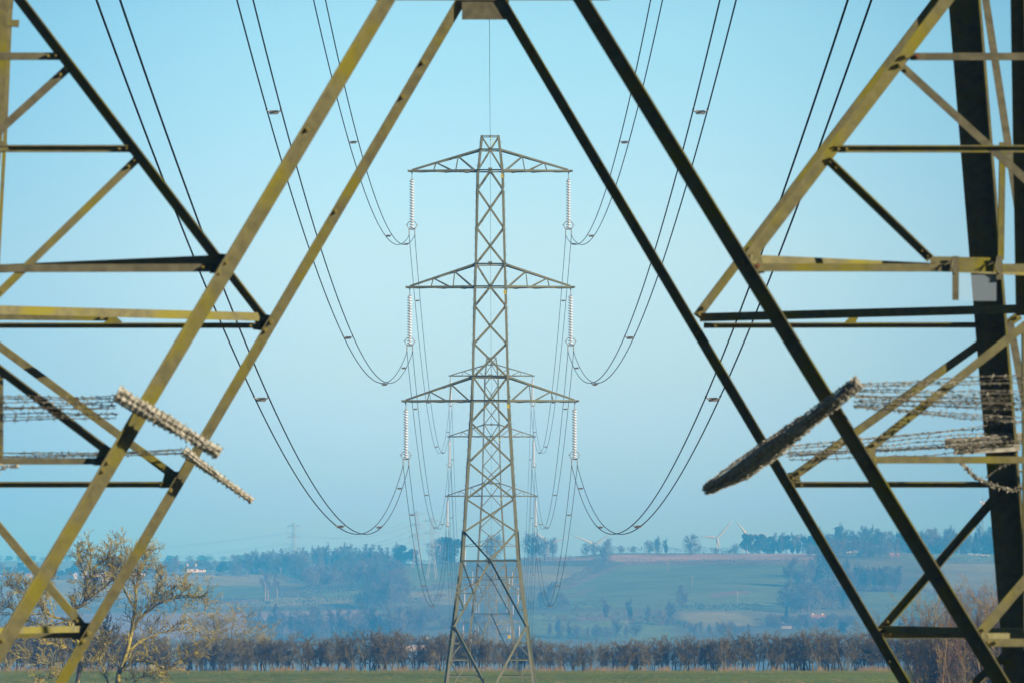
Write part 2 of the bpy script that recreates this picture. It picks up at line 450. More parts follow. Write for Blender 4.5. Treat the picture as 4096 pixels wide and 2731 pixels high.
# plan bracing between the faces: vertical web, from each K joint back or forward to the middle of the side face
def plan(a, wa, side, y, px, m='steel_near'):
    p = PP(wa, *a)
    c = (1927 - CX) * 55.8 / F
    zz = p.z
    hw = 5.8 - KB * (zz)
    q = V((c + side * hw, (DN + 2.3) if wa == 'n' else (DF - 2.5), zz - .02))
    mb = NB(); d = (q - p); n = V((-d.y, d.x, 0))
    if n.y > 0: n = -n
    mb.angle(p, q, n, px * p.y / F, .012, -1, 1)
    return mb.build('plan_brace', m)
plan((905, 1036), 'n', -1, 0, 34); plan((3000, 1036), 'n', 1, 0, 34)
plan((1056, 1268), 'f', -1, 0, 34); plan((2800, 1270), 'f', 1, 0, 34)
plan((330, 2514), 'f', -1, 0, 26); plan((3530, 2514), 'f', 1, 0, 26)
plan((3925, 2545), 'n', 1, 0, 30); plan((-60, 2545), 'n', -1, 0, 30)
# legs: heavy angles with the heel at the corner
def leg(sx, w):
    d0, k = plane(w)
    c = (1927 - CX) * 55.8 / F
    def at(z): return V((c - .02 + sx * (5.88 - KB * z), d0 + (k * z), z))
    p, q = at(ZB - .1), at(12.0)
    a = (q - p).normalized(); sy = 1 if w == 'f' else -1
    mb = NB(); W, T = (.31 if sx > 0 else .275), .026
    ex = V((-sx, 0, 0)); ex = (ex - a * ex.dot(a)).normalized()
    ey = V((0, -sy, 0)); ey = (ey - a * ey.dot(a)).normalized()
    cc = (p + q) / 2; h = (q - p) / 2
    mb.box(cc + ex * (W / 2), h, ex * (W / 2), ey * (T / 2))
    mb.box(cc + ey * (T / 2 + W / 2 - T / 2), h, ex * (T / 2), ey * ((W - T) / 2))
    o = mb.build('leg', 'steel_near')
    f = NB(); f.abox(p.x - .45, p.x + .45, p.y - .45, p.y + .45, ZB - .3, ZB + .25); f.build('concrete_foot', 'concrete')
    return o
for w in 'nf':
    for sx in (-1, 1): leg(sx, w)
# side faces: K brace from mid depth to the near and far corners, hangers and redundants
def side_member(name, a, da, b, db, px, m='steel_near', fl=-1, edge=1, n=(0, -1, 0)):
    p, q = P(*a, da), P(*b, db)
    mb = NB(); mb.angle(p, q, n, px * p.y / F, .012, fl, edge); return mb.build(name, m)
side_member('side_brace', (3935, -50), 58.8, (4085, 920), 57.1, 30, 'steel_grey')
side_member('side_brace', (4040, 1290), 59.7, (4105, 1640), 58.8, 30, 'steel_grey')
side_member('side_hanger', (4068, -50), 55.2, (4090, 1262), 56.0, 54, 'steel_near', 1, 1)
side_member('side_brace', (4010, 570), 59.2, (4003, 1040), 59.4, 27, 'steel_near', 1, 1)
side_member('side_hanger', (4110, 1290), 55.5, (4118, 2600), 55.5, 50, 'steel_near', 1, 1)
side_member('side_brace', (46, -50), 58.8, (18, 600), 58.4, 16, 'steel_near', -1, 1)
side_member('side_brace', (18, 590), 58.4, (-8, 1060), 58.4, 14, 'steel_near', 1, 1)
# clamp and number plate corner seen on the left leg, gussets at the joints
def gusset(w, pts, off=.012, t=.008, m='steel_near'):
    n = nrm(w); ps = [PP(w, *p) for p in pts]
    k = len(ps); vs = [p + n * off for p in ps] + [p + n * (off + t) for p in ps]
    fs = [tuple(range(k)), tuple(range(2 * k - 1, k - 1, -1))] + [(i, (i + 1) % k, k + (i + 1) % k, k + i) for i in range(k)]
    mb = NB(); mb.add(vs, fs); return mb.build('gusset_plate', m)
gusset('f', [(1848, -150), (2036, -150), (2036, 80), (1848, 80)], .03, .02, 'steel_grey')
B('strut', 'f', (1500, -15), (2440, -15), 36, -1, 1, .06, 'steel_grey')
gusset('n', [(2990, 985), (3040, 1000), (3060, 1090), (2985, 1100), (2955, 1040)], -.04, .01)
gusset('n', [(845, 1010), (905, 1015), (905, 1090), (838, 1092)], -.04, .01)
gusset('f', [(1030, 1250), (1082, 1262), (1060, 1325), (1010, 1318)], -.04, .01)
gusset('f', [(660, 1885), (715, 1885), (695, 1950), (640, 1952)], -.04, .01)
gusset('f', [(300, 2490), (365, 2490), (340, 2560), (285, 2556)], -.04, .01)
gusset('n', [(3450, 1780), (3500, 1790), (3510, 1860), (3450, 1850)], -.04, .01)
gusset('f', [(3150, 1890), (3195, 1885), (3210, 1950), (3165, 1950)], -.04, .01)
gusset('n', [(400, 1785), (440, 1785), (428, 1860), (372, 1858)], -.04, .01)
gusset('n', [(3900, 2525), (3955, 2535), (3965, 2605), (3915, 2600)], -.04, .01)
gusset('n', [(-20, 560), (28, 572), (36, 604), (-20, 612)], .012, .014)
gusset('n', [(10, 40), (58, 40), (56, 68), (10, 64)], -.5, .03)
gusset('f', [(400, 1300), (455, 1262), (488, 1290), (440, 1302)], -.10, .012)
gusset('f', [(3370, 1302), (3412, 1258), (3440, 1262), (3420, 1302)], -.10, .012)
gusset('n', [(3722, 1024), (3962, 1030), (3960, 1056), (3722, 1052)], -.03, .01)
# empty sign bracket: two strap clamps round the right horizontal and a made-up pale sheet standing in for the bright panes there
for (sx0, sx1, yb) in ((3808, 3834, 1202), (3984, 4009, 1120)):
    cl = NB(); xc = (sx0 + sx1) / 2; wpx = (sx1 - sx0)
    a, b = PP('n', xc, 1026), PP('n', xc, yb)
    cl.box((a + b) / 2 + V((0, -.035, 0)), V((wpx * a.y / F / 2, 0, 0)), V((0, .006, 0)), (a - b) / 2)
    cl.tube([PP('n', xc - 14, 1046) + V((0, -.045, 0)), PP('n', xc - 46, 1062) + V((0, -.05, 0))], .006, 5)
    cl.tube([PP('n', xc - 12, 1040) + V((0, -.05, 0)), PP('n', xc - 20, 1070) + V((0, -.07, 0)), PP('n', xc - 2, 1098) + V((0, -.05, 0))], .008, 5)
    cl.build('strap_clamp', 'steel_grey')
m = D.materials.new('standin_pane_sheet'); nt, N, L, b_ = nodes(m)
tr = N.new('ShaderNodeBsdfTransparent'); tr.inputs['Color'].default_value = (.93, .97, .98, 1)
df = N.new('ShaderNodeBsdfDiffuse'); df.inputs['Color'].default_value = (.75, .9, .92, 1)
mx = N.new('ShaderNodeMixShader'); mx.inputs['Fac'].default_value = .16
L.new(tr.outputs[0], mx.inputs[1]); L.new(df.outputs[0], mx.inputs[2]); L.new(mx.outputs[0], N['Material Output'].inputs['Surface'])
M['sheet'] = m
sh = NB(); a, b = PP('n', 3836, 1100), PP('n', 3986, 1204)
sh.box((a + b) / 2, V(((b.x - a.x) / 2, 0, 0)), V((0, .003, 0)), V((0, 0, (a.z - b.z) / 2))); sh.build('standin_pane', 'sheet')

# anti-climbing guard: bars wound with barbed wire across the braces, strands strung between them
rng = random.Random(5)
def barbed(mb, pts, r=.0042, step=.085, barb=.026, sag=0.0, jit=.0):
    pts = [V(p) for p in pts]
    # resample
    L_ = sum((b - a).length for a, b in zip(pts, pts[1:])); n = max(4, int(L_ / .22))
    out = []
    for i in range(n + 1):
        t = i / n * L_; acc = 0
        for a, b in zip(pts, pts[1:]):
            l = (b - a).length
            if acc + l >= t - 1e-6: p = a.lerp(b, (t - acc) / max(l, 1e-9)); break
            acc += l
        s = i / n
        out.append(p + V((0, 0, -sag * 4 * s * (1 - s))) + V((rng.uniform(-jit, jit), rng.uniform(-jit, jit), rng.uniform(-jit, jit))))
    mb.tube(out, r, 4)
    t = rng.uniform(0, step)
    while t < L_:
        i = min(int(t / L_ * n), n - 1); f = t / L_ * n - i
        p = out[i].lerp(out[i + 1], f)
        for _ in range(2):
            d = V((rng.uniform(-1, 1), rng.uniform(-1, 1), rng.uniform(-1, 1))).normalized()
            mb.tube([p - d * barb, p + d * barb], r * .9, 3)
        mb.ball(p, r * rng.uniform(1.5, 2.4), n=5, m=3)
        t += step * rng.uniform(.55, 1.6)
def strands(w, x0, ys0, x1, ys1, off=.12, m='barb_dark', jit=.011, sag=.03, mid=None):
    mb = NB(); n = nrm(w)
    for a, b in zip(ys0, ys1):
        o = n * (off + rng.uniform(-.1, .15))
        p, q = PP(w, x0, a) + o, PP(w, x1, b) + o
        barbed(mb, [p, q], sag=sag * rng.uniform(-.3, 1.2), jit=jit)
    return mb.build('barbed_wire_strands', m)
def spread(a, b, n): return [a + (b - a) * i / (n - 1) + rng.uniform(-.1, .1) * (b - a) / n for i in range(n)]
strands('n', 470, spread(1588, 1676, 9), -500, spread(1560, 1690, 9))
strands('f', 740, spread(1788, 1812, 4), -120, spread(1800, 1822, 4))
strands('n', 3412, spread(1540, 1640, 11), 4600, spread(1470, 1740, 11), m='barb')
strands('n', 3420, spread(1600, 1640, 4), 4600, spread(1600, 1660, 4), .3)
strands('f', 3140, spread(1776, 1822, 6), 4060, spread(1684, 1770, 6), m='barb')
strands('f', 3150, spread(1800, 1825, 3), 4060, spread(1755, 1775, 3), .3)
def guard(w, path, px0, px1, off, core='bar', n_str=9, flat=.55, tight=.055):
    """a guard rod along a pixel path, wound and wrapped with old barbed wire"""
    n = nrm(w); pts = [(PP(w, *p) if len(p) == 2 else P(*p)) + n * off for p in path]
    L_ = sum((q - p).length for p, q in zip(pts, pts[1:])); K = max(8, int(L_ / .07)); sp = []
    for i in range(K + 1):
        t = i / K * L_; acc = 0
        for p, q in zip(pts, pts[1:]):
            l = (q - p).length
            if acc + l >= t - 1e-6: sp.append(p.lerp(q, (t - acc) / l)); break
            acc += l
    if not hasattr(px0, '__len__'): px0 = [px0, px1]
    def wpx(t):
        f = t * (len(px0) - 1); j = min(int(f), len(px0) - 2); return (px0[j] + (px0[j + 1] - px0[j]) * (f - j)) * (1 + .22 * mnoise.noise((t * 23, len(px0), .3)))
    hw = [wpx(i / K) * sp[i].y / F / 2 for i in range(K + 1)]
    fr = []
    for i in range(K + 1):
        ax = (sp[min(i + 1, K)] - sp[max(i - 1, 0)]).normalized(); u = V((0, 0, 1)); u = (u - ax * u.dot(ax)).normalized()
        fr.append((ax, u, ax.cross(u)))
    bar = NB()
    for a_ in (0.5, 2.6, 4.7): bar.tube([sp[i] + (fr[i][1] * math.cos(a_) + fr[i][2] * math.sin(a_)) * hw[i] * .42 for i in range(K + 1)], [h * .46 for h in hw], 7)
    o = bar.build('anti_climb_bar', core)
    wd = NB()
    for k in range(n_str):                       # strands lying loosely along the rod
        a0 = 6.283 * k / n_str + rng.uniform(-.3, .3); tw = rng.uniform(-1.6, 1.6); pt = []
        for i in range(K + 1):
            a_ = a0 + tw * i / K * 2; rr = hw[i] * rng.uniform(.88, 1.12)
            pt.append(sp[i] + fr[i][1] * math.cos(a_) * rr + fr[i][2] * math.sin(a_) * rr * flat)
        barbed(wd, pt, .0042, .06, .020, 0, .003)
    T = int(L_ / tight); hel = []                # and turns wound round it
    for i in range(T * 8 + 1):
        t = i / (T * 8) * K; j = min(int(t), K - 1); c = sp[j].lerp(sp[j + 1], t - j); an = 6.283 * i / 8; h = hw[j] * rng.uniform(.98, 1.12)
        hel.append(c + fr[j][1] * math.cos(an) * h + fr[j][2] * math.sin(an) * h * flat + fr[j][0] * rng.uniform(-.008, .008))
    wd.tube(hel, .0045, 4)
    for i in range(0, len(hel), 3):
        d = V((rng.uniform(-1, 1), rng.uniform(-1, 1), rng.uniform(-1, 1))).normalized(); wd.tube([hel[i] - d * .019, hel[i] + d * .019], .004, 3)
    wd.build('barbed_wire_winding', 'barb_light', o)
    return o
guard('n', [(475, 1582), (600, 1658), (884, 1822)], 64, 54, .20, 'bar', 5, .8)
guard('f', [(738, 1796), (860, 1888), (1014, 1998)], 40, 28, .20, 'bar', 4, .8)
guard('n', [(3428, 1542, 49.6), (3340, 1612, 49.7), (3220, 1702, 50.2), (3080, 1806, 54.5), (2950, 1896, 58.0), (2824, 1966, 60.0)], [62, 68, 76, 82, 78, 38], 0, .24, 'old_bar', 10, .9, .13)
# right end of the guard: plank bracket, thick winding, hanging loop
guard('f', [(3775, 1768), (4110, 1745)], 40, 40, .2, 'old_bar', 8)
pb = NB(); a, b = PP('f', 3808, 1806), PP('f', 4070, 1790)
pb.box((a + b) / 2 + V((0, -.3, 0)), (b - a) / 2, V((0, .02, 0)), V((0, 0, .04))); pb.build('guard_plank', 'bar')
lp = NB(); o = V((0, -.35, 0))
path = [(3833, 1850), (3858, 1888), (3905, 1922), (3960, 1944), (4020, 1962), (4078, 1966), (4110, 1945)]
for dx, dy in ((0, 0), (3, -4), (-2, 4)): barbed(lp, [PP('f', x + dx, y + dy) + o for x, y in path], .006, .05, .03)
barbed(lp, [PP('f', x, y) + o for x, y in [(3930, 1916), (3965, 1884), (4030, 1850)]], .005, .06)
barbed(lp, [PP('f', x, y) + o for x, y in [(3835, 1850), (3838, 1815), (3850, 1795)]], .005, .06)
barbed(lp, [PP('f', x, y) + o for x, y in [(3870, 1790), (3862, 1815)]], .006, .05); barbed(lp, [PP('f', x, y) + o for x, y in [(3905, 1785), (3900, 1815)]], .006, .05)
barbed(lp, [PP('f', x, y) + o for x, y in [(4060, 1880), (4110, 1905)]], .007, .05)
barbed(lp, [PP('f', x, y) + o for x, y in [(4050, 1960), (4110, 1910)]], .005, .06)
lp.build('hanging_barbed_wire', 'barb')
lq = NB()
barbed(lq, [PP('n', x, y) + V((0, -.2, 0)) for x, y in [(-40, 1935), (10, 1878), (40, 1866), (78, 1864)]], .007, .05)
barbed(lq, [PP('n', x, y) + V((0, -.2, 0)) for x, y in [(-40, 1855), (20, 1862), (74, 1872)]], .006, .06)
lq.build('hanging_barbed_wire', 'barb')
tag(near, 'foreground pylon base framing the whole view, yellow lichened steel wound with barbed wire', 'pylon', 'lattice pylons of the main line')

# ------------------------------------------------------------------ suspension pylons
PXM = 47.0
def zl(y): return (2838 - y) / PXM
WID = [(547, 71), (602, 83), (685, 102), (1059, 117), (1149, 124), (1508, 140), (1603, 150), (2050, 204), (2242, 229), (2503, 294), (2731, 352), (2838, 379), (2975, 413)]
def hwid(y):
    for (a, wa), (b, wb) in zip(WID, WID[1:]):
        if y <= b: return (wa + (wb - wa) * (y - a) / (b - a)) / 2 / PXM
    return WID[-1][1] / 2 / PXM
ARMS = [(602, 685, 6.9, 6.66), (1059, 1149, 7.08, 6.85), (1508, 1603, 7.44, 7.17)]
INS = 5.3
def face_pt(k, u, y, out=0.0):   # a point of face k (0 front, 1 right, 2 back, 3 left), u in -1..1 across
    h = hwid(y); x, yy = u * h, -(h + out)
    for _ in range(k): x, yy = -yy, x
    return V((x, yy, zl(y)))
FN = [V((0, -1, 0)), V((1, 0, 0)), V((0, 1, 0)), V((-1, 0, 0))]
def make_pylon(lower):
    root = empty('lattice_pylon')
    # legs
    brk = [547, 685, 1603, 2242, 2503, 2850 if lower == 'X' else 2975]
    for sx in (-1, 1):
        for sy in (-1, 1):
            mb = MB()
            for a, b in zip(brk, brk[1:]):
                w = .155 if b <= 1603 else .20
                p = V((sx * hwid(a), sy * hwid(a), zl(a))); q = V((sx * hwid(b), sy * hwid(b), zl(b)))
                ax = (q - p).normalized()
                ex = V((-sx, 0, 0)); ex = (ex - ax * ex.dot(ax)).normalized(); ey = V((0, -sy, 0)); ey = (ey - ax * ey.dot(ax)).normalized()
                c = (p + q) / 2; h = (q - p) / 2; t = .02
                mb.box(c + ex * w / 2, h, ex * w / 2, ey * t / 2)
                mb.box(c + ey * (t / 2 + (w - t) / 2), h, ex * t / 2, ey * (w - t) / 2)
                nst = int((q - p).length / .75)
                for i in range(nst):      # climbing steps standing out from the leg
                    s = p.lerp(q, (i + .5) / nst)
                    mb.box(s + V((sx * .09, 0, 0)), V((.09, 0, 0)), V((0, .012, 0)), V((0, 0, .012)))
            o = mb.build('leg', 'steel_far', root)
            if sx == 1 and sy == -1:
                for (_, yb, _, _) in ARMS:
                    h = hwid(yb + 14); z = zl(yb + 24)
                    pm = MB(); pm.abox(h - .19, h + .02, -h - .05, -h - .025, z - .15, z + .15); po = pm.build('number_plate', 'yellow', o)
                    ms = MB(); ms.abox(h - .14, h - .03, -h - .056, -h - .051, z - .02, z + .02)
                    ms.build('number_mark', 'black', po)
    # faces
    nodes_ = [('L', 547), ('C', 602), ('L', 682), ('C', 685), ('L', 760), ('C', 834), ('L', 913), ('C', 985), ('L', 1056), ('C', 1148), ('L', 1224), ('C', 1304), ('L', 1375),
              ('C', 1439), ('L', 1508), ('C', 1602), ('L', 1689), ('C', 1765), ('L', 1849), ('C', 1921), ('L', 1995), ('C', 2058), ('L', 2126), ('C', 2242), ('L', 2503)]
    for k in range(4):
        n = FN[k]
        def B(name, u0, y0, u1, y1, w, fl, edge=1, off=0.0):
            mb = MB(); mb.angle(face_pt(k, u0, y0), face_pt(k, u1, y1), n, w, .012, fl, edge, off=off); return mb.build(name, 'steel_far', root)
        for (ta, a), (tb, b) in zip(nodes_, nodes_[1:]):
            if (ta, a) == ('L', 682): continue
            K = b > 2126
            w = .15 if K else (.08 if b <= 685 else .11)
            for s in (-1, 1):
                u0, u1 = (s * .97, 0) if ta == 'L' else (0, s * .97)
                # the bar that leans "\" on screen carries its flange inward, the other outward
                back = ((u1 - u0) > 0)
                B('brace', u0, a, u1, b, w, 1 if (K or not back) else -1, 1, .012 if back else -.012)
        hz = [547, 602, 685, 1059, 1149, 1508, 1603, 2242]
        for y in hz: B('strut', -.98, y, .98, y, .075 if y == 547 else .12, -1 if y == 547 else 1, 1, .03)
        # secondary members inside the K panel
        yK = lambda t: 2242 + t * (2503 - 2242)
        for s in (-1, 1):
            for t in (.25, .5, .75): B('redundant', s * .98, yK(t), s * t, yK(t), .08, -1, 1, -.02)
            B('redundant', s * .97, yK(.01), s * .5, yK(.5), .085, 1, 1, -.035)
            B('redundant', s * .25, yK(.26), s * .96, yK(.49), .07, -1, 1, -.035)
            B('redundant', s * .97, yK(.51), s * .75, yK(.75), .085, 1, 1, -.035)
            if lower == 'X':     # the bottom panel leans back in to the middle
                B('brace', s * .97, 2505, s * .02, 2768, .18, 1, 1, .012 * s)
                lp = lambda t: 2505 + t * (2768 - 2505)
                for t in (.25, .5, .75): B('redundant', s * .98, lp(t), s * (1 - t) * .97, lp(t), .08, -1, 1, -.02)
                B('redundant', s * .98, lp(.48), s * .73, lp(.26), .075, -1, 1, -.035)
                B('redundant', s * .97, lp(.52), s * .73, lp(.74), .075, 1, 1, -.035)
                B('redundant', s * .49, lp(.51), s * .93, lp(.98), .075, -1, 1, -.035)
            else:                # a second K below a horizontal
                B('brace', 0, 2507, s * .97, 2940, .16, 1, 1, .012 * s)
                for t in (.35, .7): B('redundant', s * .98, 2505 + t * 435, s * t * .97, 2505 + t * 435, .08, -1, 1, -.02)
                B('redundant', s * .97, 2510, s * .35, 2657, .08, 1, 1, -.035)
        if lower != 'X': B('strut', -.98, 2503, .98, 2503, .13, 1, 1, .03)
        if k == 0:
            mb = MB()
            for (yt, yb, _, _) in ARMS:
                for y in (yt, yb):
                    c = face_pt(0, 0, y, .03); mb.box(c, V((.17, 0, 0)), V((0, .008, 0)), V((0, 0, .2)))
            c = face_pt(0, 0, 2242, .03); mb.box(c, V((.22, 0, 0)), V((0, .008, 0)), V((0, 0, .22))); mb.build('gusset_plate', 'steel_far', root)
    if lower != 'X':
        h = hwid(2678); z = zl(2678)
        sg = MB(); sg.abox(2.63, 3.13, -h - .06, -h - .045, z - .25, z + .25); so = sg.build('danger_sign', 'yellow', root)
        x0 = 2.88; t_ = MB()
        def tri(r, y, zc): return [V((x0 + r * math.sin(a), y, zc + r * math.cos(a))) for a in (0, 2.094, 4.189)]
        o3, i3 = tri(.21, -h - .064, z - .02), tri(.15, -h - .064, z - .02)
        for i in range(3):
            j = (i + 1) % 3; t_.add([o3[i], o3[j], i3[j], i3[i]], [(0, 1, 2, 3)])
        t_.add([V((x0 + .03, -h - .064, z + .10)), V((x0 - .05, -h - .064, z - .03)), V((x0, -h - .064, z - .03)), V((x0 - .03, -h - .064, z - .12)), V((x0 + .05, -h - .064, z + .01)), V((x0, -h - .064, z + .01))], [(0, 1, 2, 3, 4, 5)])
        t_.build('warning_symbol', 'black', so)
    # cross-arms
    for (yt, yb, L_, _) in ARMS:
        for sx in (-1, 1):
            hb, ht, zb, zt = hwid(yb), hwid(yt), zl(yb), zl(yt)
            tip = lambda sy: V((sx * L_, sy * .16, zb))
            mb = MB()
            ch = {}
            for sy in (-1, 1):
                bp, tp = V((sx * hb, sy * hb, zb)), V((sx * ht, sy * ht, zt))
                ch[sy] = (bp, tp)
                n = V((0, sy, 0))
                mb.angle(bp, tip(sy), n, .15, .014, -1, -1)
                mb.angle(tp, tip(sy) + V((-sx * .25, 0, .08)), n, .15, .014, -1, 1)
            mb.box(V((sx * (L_ + .03), 0, zb)), V((.10, 0, 0)), V((0, .24, 0)), V((0, 0, .08)))
            mb.box(V((sx * (L_ - .24), 0, zb - .12)), V((.05, 0, 0)), V((0, .05, 0)), V((0, 0, .12)))
            o = mb.build('cross_arm', 'steel_far', root)
            lc = MB()
            for sy in (-1, 1):
                bp, tp = ch[sy]; n = V((0, sy, 0)); tt = tip(sy)
                pb = lambda t: tt.lerp(bp, t) + n * -.02
                pt = lambda t: (tt + V((-sx * .25, 0, .08))).lerp(tp, t) + n * -.02
                for t in (.355, .68): lc.angle(pb(t), pt(t), n, .07, .01, -1, 1)
                lc.angle(pt(.36), pb(.64), n, .075, .01, -1, 1, off=-.012)
                lc.angle(pt(.68), pb(.97), n, .085, .01, -1, 1, off=-.012)
            q = [0, .2, .38, .55, .7, .85, 1.0]
            for i, (t0, t1) in enumerate(zip(q, q[1:])):
                s = 1 if i % 2 else -1
                a = tip(s).lerp(ch[s][0], t0); b = tip(-s).lerp(ch[-s][0], t1)
                lc.angle(a + V((0, 0, -.05)), b + V((0, 0, -.05)), V((0, 0, 1)), .08, .01, -1, 1)
            lc.build('lacing', 'steel_far', o)
    # earth-wire clamp on the cap
    mb = MB(); h = hwid(547); z = zl(547)
    mb.box((0, 0, z), V((.07, 0, 0)), V((0, h, 0)), V((0, 0, .04))); mb.tube([V((0, 0, z - .06)), V((0, 0, z - .5))], .03, 6)
    mb.tube([V((.12, 0, z - .05)), V((.2, 0, z - .5)), V((.12, 0, z - .8)), V((0, 0, z - .6))], .02, 5)
    mb.build('earth_wire_clamp', 'yellow', root)
    return root

def make_insulator():
    root = empty('insulator_string')
    m = MB(); m.tube([(0, 0, 0), (0, 0, -.35)], .035, 6); m.tube([(-.11, 0, -.62), (0, 0, -.33), (.11, 0, -.62)], .03, 5)
    m.tube([(0, 0, -.5), (0, 0, -4.66)], .045, 6); m.build('suspension_rod', 'fitting', root)
    n = 18
    for i in range(n):
        z = -.66 - i * .2285
        d = MB(); d.lathe([(.05, .07), (.09, .05), (.215, -.015), (.222, -.04), (.20, -.065), (.07, -.05), (.06, -.10)], (0, 0, z), 10)
        d.build('disc', 'porcelain', root, True)
    r = MB(); K = 18
    for y in (-.10, .10):
        pts = [V((.40 * math.sin(math.radians(a)), y, -4.42 + .36 * math.cos(math.radians(a)))) for a in range(-150, 151, 20)]
        r.tube(pts, .03, 6)
    r.tube([(-.38, -.1, -4.42), (-.5, 0, -4.38), (-.38, .1, -4.42)], .03, 5); r.tube([(.38, -.1, -4.42), (.5, 0, -4.38), (.38, .1, -4.42)], .03, 5)
    r.build('arcing_ring', 'fitting', root, True)
    y = MB(); y.box((0, 0, -4.75), V((.28, 0, 0)), V((0, .02, 0)), V((0, 0, .06)))
    for s in (-1, 1):
        y.tube([V((s * .24, 0, -4.75)), V((s * .24, 0, -INS))], .035, 6); y.box((s * .24, 0, -INS + .02), V((.05, 0, 0)), V((0, .22, 0)), V((0, 0, .05)))
        y.ball((s * .24, 0, -INS + .3), .06)
    y.build('yoke', 'fitting', root)
    return root

TW = [(484, -1.85, -10.0), (925, -3.33, -10.6), (1457, -5.33, -34.0), (1893, -6.5, -38.4), (2330, -7.8, -39.3), (2770, -9.3, -40.6)]
TNAME = ['nearest whole pylon', 'second pylon behind it', 'third pylon in line', 'fourth pylon in line', 'fifth pylon in line', 'farthest pylon in line']
protoX = make_pylon('X'); protoK = make_pylon('K'); ins0 = make_insulator()
used = set()
ARMN = ['top', 'middle', 'bottom']
for i, (Y, X, Z) in enumerate(TW):
    if i == 0: r = protoX
    elif i == 1: r = protoK
    else: r = copy_tree(protoK)
    r.location = (X, Y, Z)
    tag(r, ['grey-green lattice pylon standing whole in the middle of the picture, largest of its line',
            'lattice pylon seen through the legs of the largest one, second in line',
            'third lattice pylon in line, its top just above the hill crest',
            'hazy fourth lattice pylon in line, inside the larger pylons, below the crest',
            'hazy fifth lattice pylon in line, small within the larger frames',
            'faintest and smallest lattice pylon of the line down in the valley'][i], 'pylon', 'lattice pylons of the main line')
    for ai, (_, yb, _, xi) in enumerate(ARMS):
        for s in (-1, 1):
            o = ins0 if 'ins' not in used else copy_tree(ins0); used.add('ins')
            o.location = (X + s * xi, Y, Z + zl(yb) - .2)
            tag(o, 'white disc insulator string under the %s %s arm of the %s' % (ARMN[ai], 'left' if s < 0 else 'right', TNAME[i]),
                'insulator', 'insulator strings on the main line')

# ------------------------------------------------------------------ conductors
def spacer_mesh(mb, a, b):
    c = (a + b) / 2; h = (b - a) / 2; u = h.normalized()
    dz = V((0, 0, -.10))
    K = 8; ring = []
    for k in range(16):
        an = 2 * math.pi * k / 16
        sx = math.copysign(1, math.cos(an)); ring.append(c + dz + u * (sx * .10 + .055 * math.cos(an)) + V((0, 0, .055 * math.sin(an))))
    ring.append(ring[0]); mb.tube(ring, .017, 5)
    mb.box(c + dz, u * .14, V((0, .008, 0)), V((0, 0, .035)))
    for p, s in ((a, -1), (b, 1)):
        mb.tube([c + dz + u * s * .15, p + V((0, 0, -.03)), p + V((0, 0, .02))], [.02, .028, .03], 6); mb.ball(p, .042)
def conductor(pa, pb, sag, spacers, label, r=.0175, dx=.24, n=70):
    r = r * 1.45
    root = empty('twin_conductor', pa)
    W = [[], []]
    def at(t, s):
        return V((pa.x + (pb.x - pa.x) * t + s * dx, pa.y + (pb.y - pa.y) * t, pa.z + (pb.z - pa.z) * t - 4 * sag * t * (1 - t)))
    for s in (-1, 1):
        mb = MB(); mb.tube([at(i / n, s) - pa for i in range(n + 1)], r, 6); mb.build('conductor', 'wire', root, True)
    for Y in spacers:
        t = (Y - pa.y) / (pb.y - pa.y)
        if .02 < t < .98:
            mb = MB(); spacer_mesh(mb, at(t, -1) - pa, at(t, 1) - pa); mb.build('spacer', 'spacer', root)
    tag(root, label, 'power line', 'twin conductors of the main line')
NEAR_Y = 55.0
ends = []
NZ = [38.2, 28.6, 18.5]; NXO = [6.9, 7.25, 7.72]; NCX = -.36
for ai in range(3):
    for s in (-1, 1):
        ends.append((ai, s, V((NCX + s * NXO[ai], NEAR_Y, NZ[ai]))))
SP0 = [97, 190, 284, 376, 453]
for ai, s, p in ends:
    X, Y, Z = TW[0][1], TW[0][0], TW[0][2]
    q = V((X + s * ARMS[ai][3], Y, Z + zl(ARMS[ai][1]) - .2 - INS))
    conductor(p, q, 11.5 if ai < 2 else 11.05, SP0, 'thick black twin cable from overhead down to the %s %s arm of the largest pylon' % (ARMN[ai], 'left' if s < 0 else 'right'), n=110)
for i in range(len(TW) - 1):
    (Ya, Xa, Za), (Yb, Xb, Zb) = TW[i], TW[i + 1]
    for ai in range(3):
        for s in (-1, 1):
            a = V((Xa + s * ARMS[ai][3], Ya, Za + zl(ARMS[ai][1]) - .2 - INS)); b = V((Xb + s * ARMS[ai][3], Yb, Zb + zl(ARMS[ai][1]) - .2 - INS))
            sp = [Ya + (Yb - Ya) * t for t in (.08, .28, .48, .68, .88)]
            conductor(a, b, 11.5 * ((Yb - Ya) / 429) ** 2, sp if i < 2 else [],
                      'twin cable on %s %s arms between %s and %s pylons' % (ARMN[ai], 'left' if s < 0 else 'right',
                      ['largest', 'second', 'third', 'fourth', 'fifth'][i], ['second', 'third', 'fourth', 'fifth', 'farthest'][i]), .016)
def earth_wire(a, b, sag, label):
    mb = MB(); n = 60
    mb.tube([V((0, 0, 0)) + (b - a) * (i / n) - V((0, 0, 4 * sag * (i / n) * (1 - i / n))) for i in range(n + 1)], .014, 6)
    o = mb.build('earth_wire', 'wire', None, True, a); tag(o, label, 'power line', 'earth wires along the pylon tops')
zt = zl(547)
earth_wire(V((NCX, NEAR_Y, 48.5)), V((TW[0][1], 484, TW[0][2] + zt - .45)), 8.5, 'single thin earth wire running straight up from the top of the nearest whole pylon')
